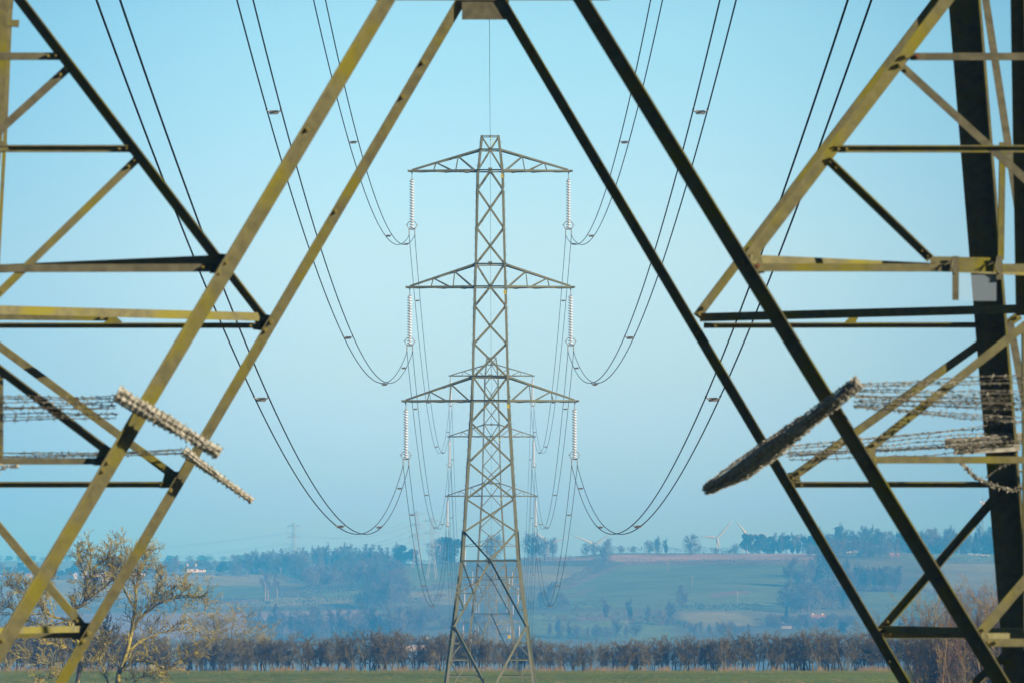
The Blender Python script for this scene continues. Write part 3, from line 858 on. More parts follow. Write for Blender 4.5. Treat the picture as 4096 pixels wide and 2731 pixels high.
for i in range(len(TW) - 1):
    (Ya, Xa, Za), (Yb, Xb, Zb) = TW[i], TW[i + 1]
    earth_wire(V((Xa, Ya, Za + zt - .45)), V((Xb, Yb, Zb + zt - .45)), 8.5 * ((Yb - Ya) / 429) ** 2,
               'thin earth wire between the tops of the %s and the %s pylon' % (['nearest whole', 'second', 'third', 'fourth', 'fifth'][i], ['second', 'third', 'fourth', 'fifth', 'farthest'][i]))

# the second line on the far hill
HILL = []
for (x, Y, s, lab) in [(1175, 5000, 1.0, 'faint pylon alone above the left hillside trees'), (1668, 4330, .86, 'faint pylon on the crest left of the main line, legs behind dark bushes'),
                       (1728, 4020, .86, 'faint pylon on the hillside just left of the main line')]:
    X = (x - CX) * Y / F; Z = ground(X, Y) + 2.8 * s
    r = copy_tree(protoK); r.location = (X, Y, Z); r.scale = (s, s, s); r.rotation_euler = (0, 0, -.5 if x < 1300 else -.25)
    [setattr(c.material_slots[0], 'link', 'OBJECT') or setattr(c.material_slots[0], 'material', M['hill_steel']) for c in r.children_recursive if c.type == 'MESH' and c.name.split('.')[0] not in ('number_plate', 'number_mark', 'danger_sign', 'warning_symbol')]
    tag(r, lab, 'pylon', 'pylons of the second line on the far hill'); HILL.append((V((X, Y, Z)), s, lab, r.rotation_euler.z))
    for ai, (_, yb, _, xi) in enumerate(ARMS):
        for sd in (-1, 1):
            o = copy_tree(ins0); o.scale = (s, s, s)
            o.location = V((X, Y, Z)) + Matrix.Rotation(r.rotation_euler.z, 3, 'Z') @ V((sd * xi * s, 0, (zl(yb) - .2) * s)); o.rotation_euler = (0, 0, r.rotation_euler.z)
            tag(o, 'pale insulator string under the %s %s arm of the %s' % (ARMN[ai], 'left' if sd < 0 else 'right', {1175: 'lone hill pylon', 1668: 'crest pylon', 1728: 'hillside pylon'}[x]), 'insulator', 'insulator strings on the second line')
def hill_wire(a, b, sag, label):
    mb = MB(); n = 40; mb.tube([(b - a) * (i / n) - V((0, 0, 4 * sag * (i / n) * (1 - i / n))) for i in range(n + 1)], .05, 4)
    o = mb.build('overhead_cable', 'wire', None, False, a); tag(o, label, 'power line', 'cables of the second line on the far hill')
def arm_end(h, ai, sd):
    X, s, _, rz = h
    return X + Matrix.Rotation(rz, 3, 'Z') @ V((sd * ARMS[ai][3] * s, 0, (zl(ARMS[ai][1]) - INS) * s))
for ai in range(3):
    for sd in (-1, 1):
        hill_wire(arm_end(HILL[0], ai, sd), arm_end(HILL[1], ai, sd), 9, 'faint %s %s cable between the lone hill pylon and the crest pylon' % (ARMN[ai], 'near' if sd > 0 else 'far'))
        a = arm_end(HILL[0], ai, sd); b = V((-900, 6600, a.z - 22))
        hill_wire(b, a, 12, 'faint %s %s cable dropping away left of the lone hill pylon' % (ARMN[ai], 'near' if sd > 0 else 'far'))
        hill_wire(arm_end(HILL[1], ai, sd), arm_end(HILL[2], ai, sd), 3, 'faint %s %s cable between the two hill pylons' % (ARMN[ai], 'near' if sd > 0 else 'far'))

# ------------------------------------------------------------------ bare winter trees
def rvec(r): return V((r.gauss(0, 1), r.gauss(0, 1), r.gauss(0, 1))).normalized()
def grow(mbs, p, d, length, r0, lv, maxlv, cfg, rg):
    """one branch as a wobbling tapered tube, with side branches along it"""
    nseg = cfg['seg'][lv]; pts = [p.copy()]; rad = [r0]; d = d.normalized()
    for i in range(nseg):
        d = (d + rvec(rg) * cfg['wob'][lv] + V((0, 0, cfg['up'][lv]))).normalized()
        p = p + d * (length / nseg); pts.append(p.copy()); rad.append(r0 * (1 - (i + 1) / nseg * cfg['taper']))
    mb = mbs[0] if lv <= cfg['wood'] else mbs[1]
    mb.tube(pts, rad, 6 if lv == 0 else (4 if lv == 1 else 3), cap=lv < 2)
    if lv < maxlv:
        n = cfg['kids'][lv]; n = max(1, int(n * rg.uniform(.75, 1.25)))
        for k in range(n):
            t = cfg['start'][lv] + (1 - cfg['start'][lv]) * (k + rg.random()) / n
            f = t * nseg; i = min(int(f), nseg - 1); q = pts[i].lerp(pts[i + 1], f - i)
            ax = (pts[i + 1] - pts[i]).normalized(); s = ax.orthogonal().normalized(); s.rotate(Matrix.Rotation(rg.uniform(0, 6.283), 3, ax))
            ang = cfg['ang'][lv] * rg.uniform(.7, 1.3)
            nd = ax * math.cos(ang) + s * math.sin(ang)
            grow(mbs, q, nd, length * cfg['len'][lv] * rg.uniform(.6, 1.15) * (1 - .35 * t), max(cfg['rmin'], r0 * cfg['rat'][lv] * (1 - .5 * t)), lv + 1, maxlv, cfg, rg)
    elif cfg.get('seed') and rg.random() < cfg['seed']:
        e = pts[-1]; mbs[2].ball(e, .026, .026, .06, 4, 3)
# -- the lichened ash on the left
def ash():
    rg = random.Random(11); Y = 400.0
    k = Y / F
    base = P(470, 2731 + 150, Y); base.z = ground(base.x, Y)
    root = empty('ash_tree', base)
    W, T, S = MB(), MB(), MB()
    cfg = dict(seg=[9, 8, 6, 4, 3], wob=[.15, .20, .17, .12, .10], up=[.03, .05, .07, .07, .07], taper=.60, kids=[9, 6, 4, 2], start=[.2, .10, .15, .3],
               ang=[.9, .85, .75, .6], len=[.42, .64, .75, .7], rat=[.45, .60, .75, .85], rmin=.0165, wood=2, seed=.08)
    def limb(px, r0, r1, dep=(0, 0), kids=12, L1=2.1):
        pts = []
        n = len(px)
        for i, (x, y) in enumerate(px):
            yy = Y + dep[0] + (dep[1] - dep[0]) * i / (n - 1)
            pts.append(P(x, y, yy) - base)
        # smooth by subdividing with jitter
        sp = []
        for i in range(n - 1):
            for t in (0, .33, .66): sp.append(pts[i].lerp(pts[i + 1], t) + rvec(rg) * .05)
        sp.append(pts[-1]); m = len(sp)
        rad = [r0 + (r1 - r0) * i / (m - 1) for i in range(m)]
        W.tube(sp, rad, 8)
        for q in range(int(kids * 1.45)):
            t = .16 + .84 * (q + rg.random()) / int(kids * 1.45); f = t * (m - 1); i = min(int(f), m - 2)
            p = sp[i].lerp(sp[i + 1], f - i); ax = (sp[i + 1] - sp[i]).normalized(); s = ax.orthogonal().normalized(); s.rotate(Matrix.Rotation(rg.uniform(0, 6.283), 3, ax))
            a = rg.uniform(.5, 1.15); d = ax * math.cos(a) + s * math.sin(a) + V((0, 0, .18))
            grow([W, T, S], p, d, L1 * 1.12 * rg.uniform(.5, 1.2) * (1 - .3 * t), max(.022, rad[i] * .45), 1, 4, cfg, rg)
    # stems and limbs read off the photo (pixel outline), each with its own depth
    limb([(455, 2800), (478, 2690), (510, 2600), (530, 2500), (540, 2430)], .20, .10, (0, .3), 7, 1.8)
    limb([(540, 2430), (545, 2360), (555, 2310), (575, 2250), (590, 2215)], .10, .03, (.3, 1.0), 18, 1.7)
    limb([(530, 2500), (575, 2455), (625, 2420), (680, 2395)], .10, .055, (.3, -.8), 9, 1.6)
    limb([(680, 2395), (720, 2375), (760, 2380), (815, 2385)], .055, .018, (-.8, -1.5), 13, 1.5)
    limb([(680, 2395), (695, 2368), (715, 2350), (740, 2345)], .045, .015, (-.8, -.3), 7, .9)
    limb([(478, 2690), (530, 2640), (590, 2640), (640, 2665), (660, 2690), (700, 2655), (750, 2625), (820, 2600)], .11, .02, (0, -2.0), 16, 1.5)
    limb([(510, 2600), (570, 2560), (640, 2530), (700, 2520), (760, 2510)], .08, .02, (.2, 1.5), 15, 1.6)
    limb([(540, 2430), (500, 2370), (480, 2320), (500, 2270), (520, 2225)], .08, .02, (.3, -.5), 14, 1.5)
    limb([(300, 2800), (318, 2690), (325, 2600), (290, 2520), (275, 2480)], .17, .10, (.8, .4), 8, 1.7)
    limb([(290, 2520), (300, 2440), (340, 2400), (350, 2330), (365, 2270), (360, 2190)], .11, .025, (.4, 0), 24, 1.7)
    limb([(300, 2440), (345, 2400), (390, 2370), (450, 2310), (480, 2250)], .085, .02, (.4, 1.2), 17, 1.6)
    limb([(350, 2330), (335, 2290), (320, 2240), (308, 2200)], .05, .015, (0, -.8), 9, 1.1)
    limb([(360, 2280), (400, 2250), (440, 2220), (470, 2170)], .05, .015, (0, .6), 12, 1.2)
    limb([(275, 2480), (220, 2470), (170, 2440), (150, 2390), (130, 2330)], .08, .02, (.4, -.8), 18, 1.6)
    limb([(275, 2480), (200, 2500), (130, 2490), (60, 2450), (20, 2400)], .07, .018, (.4, 1.0), 18, 1.6)
    limb([(170, 2440), (190, 2380), (185, 2330), (200, 2300)], .05, .018, (-.4, .4), 10, 1.2)
    limb([(325, 2600), (260, 2590), (215, 2560), (160, 2555)], .07, .02, (.8, 0), 11, 1.4)
    limb([(318, 2690), (370, 2640), (400, 2590), (430, 2540)], .07, .02, (.8, 1.6), 13, 1.5)
    limb([(455, 2790), (420, 2700), (400, 2640), (420, 2580), (440, 2520)], .09, .02, (.3, 1.5), 13, 1.6)
    limb([(470, 2780), (540, 2720), (600, 2700), (650, 2720)], .07, .02, (0, 1.0), 9, 1.2)
    limb([(290, 2790), (250, 2720), (200, 2660), (120, 2640), (60, 2620)], .08, .02, (.5, -.8), 13, 1.5)
    limb([(150, 2390), (90, 2370), (40, 2340)], .04, .015, (-.6, .4), 9, 1.3)
    limb([(480, 2320), (440, 2290), (420, 2240)], .045, .015, (-.2, .6), 8, 1.2)
    limb([(575, 2455), (620, 2400), (640, 2340), (650, 2300)], .05, .015, (0, .8), 12, 1.3)
    limb([(300, 2760), (230, 2700), (180, 2710), (150, 2740)], .06, .02, (.8, -.6), 8, 1.2)
    W.tube([V((0, 0, -.3)), P(462, 2790, Y) - base], [.34, .22], 9); b2 = P(300, 2800, Y + .8) - base; W.tube([V((-.9, .6, -.3)), b2], [.3, .18], 9)
    W.build('trunk', 'bark_ash', root, True); c = T.build('crown', 'twig_ash', root); S.build('seed_bunches', 'seed', root)
    tag(root, 'bare yellow-lichened ash tree with seed bunches at the lower left of the field', 'tree')
ash()
# -- the willowy shrub on the right
def stems(name, x0, x1, ybase_px, top_fn, Y, n, label, wood, twig, rg, leaf=None, spread_=.25, kids=(7, 5, 3), group=None, r0=.03):
    base = P((x0 + x1) / 2, ybase_px, Y); base.z = ground(base.x, Y)
    root = empty(name, base); W, T, S = MB(), MB(), MB()
    cfg = dict(seg=[8, 5, 3, 2], wob=[.12, .22, .3, .3], up=[.05, .08, .06, .06], taper=.8, kids=list(kids), start=[.22, .15, .15], ang=[.55, .6, .6], len=[.33, .5, .55], rat=[.5, .6, .7], rmin=.010, wood=0)
    for i in range(n):
        x = x0 + (x1 - x0) * (i + rg.random()) / n; top = top_fn(x)
        p = V((((x - CX) * Y / F) * 1.0 - base.x, rg.uniform(-2, 2), -.05)); hgt = (HY - top) * Y / F - base.z
        L_ = hgt * rg.uniform(.62, 1.05)
        d = V((rg.gauss(0, spread_), rg.gauss(0, spread_), 1))
        grow([W, T, S], p, d, L_ * 1.05, r0 * rg.uniform(.7, 1.3), 0, 3, cfg, rg)
    W.build('stems', wood, root, True); T.build('twigs', twig, root)
    if leaf:
        Lf = MB()
        for _ in range(leaf[1]):
            x = rg.uniform(x0, x1); h = (HY - top_fn(x)) * Y / F - base.z
            c = V(((x - CX) * Y / F - base.x, rg.uniform(-2.2, 2.2), abs(rg.gauss(0, leaf[2])) * h))
            u = rvec(rg) * rg.uniform(.03, .08); v = u.orthogonal().normalized() * u.length * .7; Lf.quad(c, u, v)
        Lf.build('leaves', leaf[0], root)
    tag(root, label, 'shrub', group); return root
stems('willow_shrub', 3690, 4260, 2900, lambda x: 2415 + max(0, 3790 - x) * .25 + 18 * math.sin(x * .05), 430, 240,
      'tall tangle of bare yellow-brown willow stems at the lower right corner', 'shrub_twig', 'shrub_twig', random.Random(3), ('shrub_leaf', 30000, .22), .22, (11, 7, 4), r0=.04)
# -- hedge of leggy hawthorns
def hedge_proto(seed, h=4.3, wood='bark_hedge', twig='twig_hedge', name='hedge_tree', dense=1.0):
    rg = random.Random(seed); root = empty(name); W, T, S = MB(), MB(), MB()
    cfg = dict(seg=[7, 5, 4, 2], wob=[.16, .3, .36, .4], up=[.05, .06, .03, .02], taper=.75, kids=[int(15 * dense), int(9 * dense), int(5 * dense)], start=[.24, .1, .1], ang=[.95, .85, .8],
               len=[.42, .55, .55], rat=[.42, .5, .6], rmin=.0125, wood=0)
    ns = rg.choice([1, 2, 2, 3])
    for i in range(ns):
        p = V((rg.uniform(-.35, .35), rg.uniform(-.35, .35), -.05)); d = V((rg.gauss(.06, .16), rg.gauss(0, .15), 1))
        grow([W, T, S], p, d, h * rg.uniform(.82, 1.0), rg.uniform(.045, .085), 0, 3, cfg, rg)
    W.build('trunk', wood, root); T.build('crown', twig, root); return root
hp = [hedge_proto(100 + i) for i in range(9)]
rg = random.Random(77); first = [True] * 9
x = -120.0; n_h = 0
while x < 4230:
    Y = 620 + rg.uniform(-1.2, 1.2)
    X = (x - CX) * Y / F
    k = rg.randrange(9); o = hp[k] if first[k] else copy_tree(hp[k]); first[k] = False
    o.location = (X, Y, ground(X, Y) - .03); s = rg.uniform(.76, .98)
    s *= 1 + .10 * math.sin(x * .004 + 1) + .12 * max(0, (900 - x) / 900) + .10 * max(0, (x - 3000) / 1200)
    s *= 1 - .1 * sst(x, 1700, 2300) * (1 - sst(x, 2300, 2700))
    o.scale = (s * rg.uniform(1.0, 1.3), s, s * rg.uniform(.95, 1.04)); o.rotation_euler = (0, 0, rg.uniform(0, 6.28))
    tag(o, 'leggy brown hawthorn in the long bare hedge across the far edge of the field', 'hedge tree', 'leggy hawthorns in the hedge across the field'); n_h += 1
    x += rg.uniform(10.5, 20)
# taller saplings standing out of the hedge
def sapling(x, top, Y, seed, label, dense=.8, twig='twig_ash', w=1.0):
    X = (x - CX) * Y / F; z = ground(X, Y); h = (HY - top) * Y / F - z
    o = hedge_proto(seed, h * 1.02, 'bark_hedge', twig, 'field_tree', dense); o.location = (X, Y, z - .03); o.scale = (w, w, 1)
    tag(o, label, 'tree')
sapling(800, 2500, 628, 201, 'olive bare tree above the hedge, leftmost beside the big ash', 1.1, 'twig_ash', 1.3)
sapling(880, 2448, 630, 202, 'tallest round-headed olive bare tree rising out of the hedge right of the ash', 1.3, 'twig_ash', 1.5)
sapling(975, 2485, 628, 203, 'slim olive bare tree in the hedge right of the round-headed one', .9, 'twig_ash', 1.0)
sapling(1035, 2505, 628, 204, 'low spreading olive bare tree at the right end of the group in the hedge', 1.0, 'twig_ash', 1.4)
sapling(2893, 2476, 618, 205, 'pale forked sapling standing taller than the hedge right of centre', .35, 'twig_pale', .7)
sapling(2845, 2515, 618, 206, 'bushy-topped sapling left of the pale forked one in the hedge', .6, 'twig_hedge', .8)
sapling(3460, 2500, 622, 207, 'tall brown hedge tree beside the right-hand pylon brace', 1.0, 'twig_hedge', 1.0)
# dry and green grass along the hedge foot
def tufts(name, m, n, yr, hr, label, seed, xr=(-80, 4200), dens=None, wid=.03):
    rg = random.Random(seed); mb = MB()
    for _ in range(n):
        Y = rg.uniform(*yr); x = rg.uniform(*xr)
        if dens and mnoise.noise((x * .012, seed, Y * .05)) < dens: continue
        X = (x - CX) * Y / F; z = ground(X, Y)
        for b in range(rg.randint(5, 9)):
            p = V((X + rg.gauss(0, .12), Y + rg.gauss(0, .12), z - .02)); h = rg.uniform(*hr)
            d = V((rg.gauss(.18, .3), rg.gauss(0, .3), 1)) * h; w = V((wid * .5, 0, 0))
            mb.add([p - w, p + w, p + d * .55 + w * .6, p + d, p + d * .55 - w * .6], [(0, 1, 2, 3, 4)])
    o = mb.build(name, m); tag(o, label, 'grass', kind='stuff')
tufts('dry_grass', 'straw', 2600, (615, 623), (.3, .95), 'straw-coloured dry grass along the foot of the hedge', 1, dens=-.02)
tufts('green_grass', 'tuft', 4200, (606, 618), (.12, .4), 'rough green grass verge in front of the hedge', 2)
tufts('stubble', 'tuft', 6000, (515, 606), (.04, .14), 'short winter crop and stubble in the field', 3, wid=.04)
tufts('dry_stubble', 'straw', 2500, (500, 575), (.04, .12), 'dry stubble streaks across the near part of the field', 4, dens=.05, wid=.04)

# ------------------------------------------------------------------ trees on the far hill
def hill_tree(kind_, seed):
    rg = random.Random(seed); W, T, S = MB(), MB(), MB(); H = 1.0
    root = empty({'oak': 'oak_tree', 'ash': 'bare_tree', 'ever': 'evergreen_tree', 'pine': 'pine_tree', 'fir': 'fir_tree', 'ivy': 'ivy_clad_tree', 'birch': 'birch_tree', 'bush': 'bush'}[kind_])
    def blob(c, r, n, s, T=T):
        for _ in range(n):
            d = rvec(rg); p = c + V((d.x * r.x, d.y * r.y, d.z * r.z)) * rg.random() ** .35
            u = rvec(rg) * s * rg.uniform(.6, 1.4); T.quad(p, u, u.orthogonal().normalized() * u.length * .8)
    if kind_ in ('oak', 'ash', 'birch', 'ivy'):
        tall = kind_ != 'oak'
        cfg = dict(seg=[5, 5, 4, 3], wob=[.06, .22, .3, .35], up=[.1, .06 if not tall else .16, .04, .02], taper=.7, kids=[13, 12, 9], start=[.16 if not tall else .2, .2, .1],
                   ang=[1.05 if not tall else .6, .7, .7], len=[.62 if not tall else .5, .5, .5], rat=[.42, .45, .5], rmin=.0075, wood=0)
        grow([W, T, S], V((0, 0, -.03)), V((rg.gauss(0, .04), 0, 1)), .78 if not tall else .9, .038 if not tall else .026, 0, 3, cfg, rg)
        if kind_ == 'oak': blob(V((0, 0, .54)), V((.43, .43, .42)), 1900, .010); blob(V((0, 0, .12)), V((.3, .3, .12)), 260, .010)
        elif kind_ == 'ash': blob(V((0, 0, .56)), V((.28, .28, .44)), 1500, .0095); blob(V((0, 0, .12)), V((.24, .24, .12)), 260, .010)
        elif kind_ == 'ivy': blob(V((0, 0, .38)), V((.13, .13, .34)), 1500, .022, S)
        W.build('trunk', 'bark_hill' if kind_ != 'birch' else 'pole', root); T.build('crown', 'twig_pale' if kind_ in ('birch',) or seed % 3 == 0 else 'twig_hill', root)
        if S.v: S.build('ivy', 'ever', root)
    elif kind_ == 'ever':
        W.tube([V((0, 0, -.03)), V((0, 0, .5))], [.03, .02], 6)
        for _ in range(13):
            c = V((rg.gauss(0, .17), rg.gauss(0, .17), rg.uniform(.12, .85))); r = rg.uniform(.14, .24) * (1.2 - .5 * c.z); blob(c, V((r, r, r * .9)), 260, .025)
        W.build('trunk', 'bark_hill', root); T.build('crown', 'ever', root)
    elif kind_ == 'pine':
        W.tube([V((0, 0, -.03)), V((.01, 0, .5)), V((0, 0, .95))], [.03, .022, .008], 6)
        for i in range(24):
            z = rg.uniform(.25, .97); rr = .22 * (1.05 - z * .55); a = rg.uniform(0, 6.28); c = V((rr * math.cos(a) * rg.random(), rr * math.sin(a) * rg.random(), z))
            W.tube([V((0, 0, z - .04)), c], .007, 4); blob(c, V((.13, .13, .05)), 200, .018)
        W.build('trunk', 'bark_hill', root); T.build('crown', 'ever', root)
    elif kind_ == 'fir':
        W.tube([V((0, 0, -.03)), V((0, 0, 1))], [.025, .004], 6)
        for i in range(16):
            z = .08 + .9 * i / 16; r = .21 * (1 - z) + .015; blob(V((0, 0, z)), V((r, r, .05)), 170, .018)
        W.build('trunk', 'bark_hill', root); T.build('crown', 'ever', root)
    elif kind_ == 'bush':
        cfg = dict(seg=[4, 3, 3], wob=[.2, .3, .3], up=[.05, .03, 0], taper=.7, kids=[9, 7], start=[.1, .1], ang=[.8, .8], len=[.5, .5], rat=[.5, .6], rmin=.006, wood=0)
        for _ in range(9): grow([W, T, S], V((rg.gauss(0, .15), rg.gauss(0, .15), -.03)), V((rg.gauss(0, .5), rg.gauss(0, .5), 1)), rg.uniform(.7, 1.0), .02, 0, 2, cfg, rg)
        blob(V((0, 0, .45)), V((.5, .5, .42)), 700, .022)
        W.build('stems', 'bark_hill', root); T.build('crown', 'twig_hill', root)
    return root
PROT = {}
for kd, n in (('oak', 4), ('ash', 5), ('ever', 3), ('pine', 1), ('fir', 1), ('ivy', 2), ('birch', 2), ('bush', 3)):
    PROT[kd] = [[hill_tree(kd, 300 + 17 * i + len(kd)), True] for i in range(n)]
CATN = {'oak': 'tree', 'ash': 'tree', 'ever': 'tree', 'pine': 'tree', 'fir': 'tree', 'ivy': 'tree', 'birch': 'tree', 'bush': 'bush'}
trg = random.Random(9)
def put(kd, x, ybase, hpx, label, group=None, wide=1.0, Y=None):
    p = hit(x, ybase) if Y is None else V(((x - CX) * Y / F, Y, 0))
    if Y is not None: p.z = ground(p.x, Y)
    pr = trg.choice(PROT[kd]); o = pr[0] if pr[1] else copy_tree(pr[0]); pr[1] = False
    h = hpx * 1.12 * p.y / F
    o.location = p; o.scale = (h * wide, h * wide, h); o.rotation_euler = (0, 0, trg.uniform(0, 6.28))
    tag(o, label, CATN[kd], group); return o
def row(kd, x0, x1, step, ybase, h, label, group, yj=4, hj=.2, wide=1.0, dy=0):
    x = x0
    while x < x1:
        t = (x - x0) / max(1, x1 - x0)
        put(trg.choice(kd) if isinstance(kd, (list, tuple)) else kd, x, ybase + dy * t + trg.uniform(-yj, yj), h * trg.uniform(1 - hj, 1 + hj), label, group, wide * trg.uniform(.85, 1.15))
        x += step * trg.uniform(.7, 1.3)
# the crest, right of the main line
for a in [('oak', 2345, 2222, 50, 'round oak, left of a pair on the crest below a turbine rotor'), ('oak', 2378, 2224, 54, 'round oak, right of a pair on the crest below a turbine rotor'),
          ('ash', 2426, 2256, 88, 'tall bare tree at the top of the diagonal hedge on the hill', ), ('oak', 2484, 2209, 30, 'small round tree alone on the crest, left of two'),
          ('oak', 2533, 2207, 27, 'smallest round tree alone on the crest, right of two'), ('oak', 2598, 2209, 50, 'dense oak on the crest, left of three together'),
          ('ash', 2630, 2209, 52, 'pale bare tree on the crest between two darker oaks'), ('ivy', 2664, 2209, 46, 'ivy-dark tree on the crest, right of three together'),
          ('oak', 2766, 2222, 84, 'largest spreading oak standing clear on the crest beside a turbine'), ('bush', 2862, 2206, 24, 'rounded bush on the crest under the turbine rotor'),
          ('bush', 2920, 2208, 16, 'low dark bush on the crest right of the turbine'), ('ever', 2986, 2216, 78, 'conical dark evergreen at the left end of the crest wood'),
          ('ever', 3040, 2214, 74, 'broad dark evergreen second in the crest wood'), ('pine', 3357, 2182, 96, 'tall dark pine standing above the crest wood behind the pylon brace'),
          ('ivy', 2423, 2472, 72, 'dark ivy-clad pollard at the left of two by the field hedge'), ('ivy', 2521, 2476, 64, 'dark ivy-clad pollard at the right of two by the field hedge'),
          ('ash', 2592, 2481, 50, 'thin bare tree right of the two ivy-clad pollards'), ('ash', 2163, 2427, 52, 'bare tree on the field hedge just right of the nearest whole pylon'),
          ('ash', 2196, 2427, 86, 'tallest of three bare trees on the field hedge beside the main pylon'), ('oak', 2248, 2428, 60, 'spreading bare tree on the field hedge, right of three'),
          ('ash', 2726, 2438, 84, 'tall pale bare tree at the left end of the long dark hedge in mid hill'), ('bush', 2804, 2436, 26, 'small tree on the long dark hedge in mid hill'),
          ('ash', 2679, 2500, 80, 'bare tree low on the hill above the field hedge, right of the pollards'), ('oak', 2640, 2500, 62, 'spreading bare tree low on the hill left of its taller neighbour'),
          ('fir', 3146, 2486, 58, 'dark pointed conifer beside the pale garden trees'), ('ever', 3367, 2535, 46, 'dark rounded evergreen by the cottage gardens'),
          ('bush', 3195, 2520, 20, 'dark evergreen bush below the cottage'), ('oak', 2940, 2213, 40, 'bushy tree on the crest left of the dark evergreens')]:
    put(*a)
G1 = 'trees of the wood along the right crest'
row(['ever', 'oak', 'ivy'], 3070, 3290, 24, 2213, 68, 'tree in the dark wood along the crest above the ploughed strip', G1, 2, .14)
row(['oak', 'ash', 'ash'], 3280, 4120, 20, 2192, 82, 'bare tree in the tall wood on the right crest', G1, 6, .2)
row(['ever', 'fir', 'ever'], 3600, 4120, 44, 2208, 66, 'dark evergreen in the tall wood on the right crest', 'evergreens of the right crest wood', 3, .35)
row(['ash', 'oak'], 3240, 3600, 26, 2226, 58, 'bare tree on the slope below the right crest wood', 'bare trees on the slope below the right crest', 8, .25)
row('ash', 3395, 3600, 14, 2362, 84, 'slender bare tree in the row above the green field on the right', 'slender row trees above the right field', 2, .12, .8)
row(['ash', 'oak'], 3160, 3400, 24, 2330, 84, 'bare tree in the clump that runs down the right hillside', 'bare trees in the clump down the right hillside', 28, .3)
row(['ash', 'ash', 'oak'], 3130, 3420, 26, 2440, 100, 'tall bare tree at the foot of the right hillside clump', 'tall bare trees at the foot of the right clump', 14, .25)
row('bush', 3090, 3400, 20, 2510, 44, 'pale garden bush around the cottages on the right', 'pale garden bushes round the cottages', 10, .3)
row(['ash', 'oak'], 2760, 3000, 30, 2535, 44, 'bare tree just above the hedge right of centre', 'bare trees just above the hedge right of centre', 8, .3)
row(['ever', 'bush'], 3600, 3720, 22, 2505, 34, 'dark bush by the field corner on the far right', 'dark bushes by the field corner on the right', 3, .4)
# clumps behind the main pylon
for a in [('oak', 2128, 2236, 98, 'high domed tree on the crest right behind the main pylon'), ('oak', 2180, 2236, 84, 'domed tree on the crest, second right of the main pylon'), ('ash', 2212, 2236, 74, 'thinner bare tree on the crest, third right of the main pylon'),
          ('oak', 1975, 2240, 96, 'domed tree on the crest seen through the main pylon'), ('ever', 1798, 2250, 98, 'tall dark evergreen on the crest left of the main pylon'), ('oak', 1745, 2256, 92, 'bare oak on the crest left of the dark evergreen'),
          ('ever', 1605, 2256, 78, 'broad dark evergreen on the crest above the left green field'), ('ever', 1650, 2256, 58, 'lower dark evergreen beside the broad one on the crest'), ('ash', 1585, 2256, 72, 'bare tree leaning on the broad dark evergreen'),
          ('ash', 700, 2292, 62, 'thin bare tree left of the white bungalow'), ('ever', 895, 2286, 40, 'dark evergreen right of the white bungalow'), ('ever', 880, 2286, 28, 'low dark bush-shaped evergreen right of the white bungalow'),
          ('oak', 946, 2306, 58, 'bare oak in front of the evergreen right of the bungalow'), ('oak', 940, 2282, 66, 'bare tree behind the oak right of the bungalow'), ('oak', 1142, 2292, 96, 'tall open-crowned oak below the lone hill pylon'),
          ('ivy', 1075, 2298, 70, 'ivy-dark tree left of the open-crowned oak'), ('birch', 1062, 2396, 92, 'leaning pale-trunked birch, left of three on the left slope'), ('birch', 1072, 2394, 88, 'pale-trunked birch in the middle of three on the left slope'),
          ('birch', 1108, 2390, 84, 'leaning pale-trunked birch, right of three on the left slope'), ('ever', 1575, 2540, 70, 'dark evergreen among the bare trees low on the left'),
          ('bush', 1075, 2416, 14, 'small dark thorn bush in the pasture on the left slope'), ('oak', 1478, 2424, 70, 'bare oak at the right of two on the dark left hedge'), ('oak', 1436, 2424, 56, 'bare oak at the left of two on the dark left hedge')]:
    put(*a)
G2 = 'bare trees of the wood on the left hill'
row(['ash', 'oak', 'oak'], 985, 1230, 22, 2294, 74, 'bare tree at the left end of the wood on the left hill', G2, 4, .2)
row(['ash', 'oak', 'ash', 'ivy'], 1150, 1560, 19, 2272, 66, 'bare tree along the top of the wood on the left hill', G2, 6, .25)
row(['ash', 'oak', 'oak'], 1190, 1600, 22, 2312, 72, 'bare tree in the middle of the wood on the left hill', G2, 10, .22)
row(['ash', 'oak', 'oak'], 1240, 1620, 25, 2350, 70, 'bare tree along the lower edge of the wood on the left hill', G2, 10, .22)
row(['ash', 'oak'], 1470, 1650, 24, 2420, 84, 'bare tree below the wood on the left hill', 'bare trees below the left wood', 16, .25)
row(['ash', 'oak', 'ash'], 1010, 1700, 26, 2545, 90, 'bare tree in the misty belt just above the hedge on the left', 'bare trees in the misty belt left of the main pylon', 12, .28)
row(['oak', 'bush'], 1640, 2000, 30, 2500, 54, 'bare tree in the mist behind the foot of the main pylon', 'bare trees in the mist behind the main pylon', 30, .3)
row(['ash', 'oak'], 2200, 2560, 36, 2552, 50, 'bare tree just above the hedge right of the main pylon', 'bare trees just above the hedge right of the main pylon', 8, .3)
row(['oak', 'ever', 'ash'], -40, 700, 26, 2296, 32, 'hazy tree on the left skyline around the white farm', 'hazy trees on the left skyline round the white farm', 8, .4, 1.2)
row('oak', 640, 960, 26, 2280, 40, 'hazy tree behind the white bungalow', 'hazy trees behind the bungalow', 4, .3, 1.2)
for i in range(22):   # beyond the left skyline
    x = -60 + i * 48 + trg.uniform(-14, 14)
    put(trg.choice(['oak', 'ever']), x, 0, trg.uniform(16, 26), 'very faint tree on the farthest ridge at the left', 'faint trees on the farthest left ridge', 2.0, Y=6450)
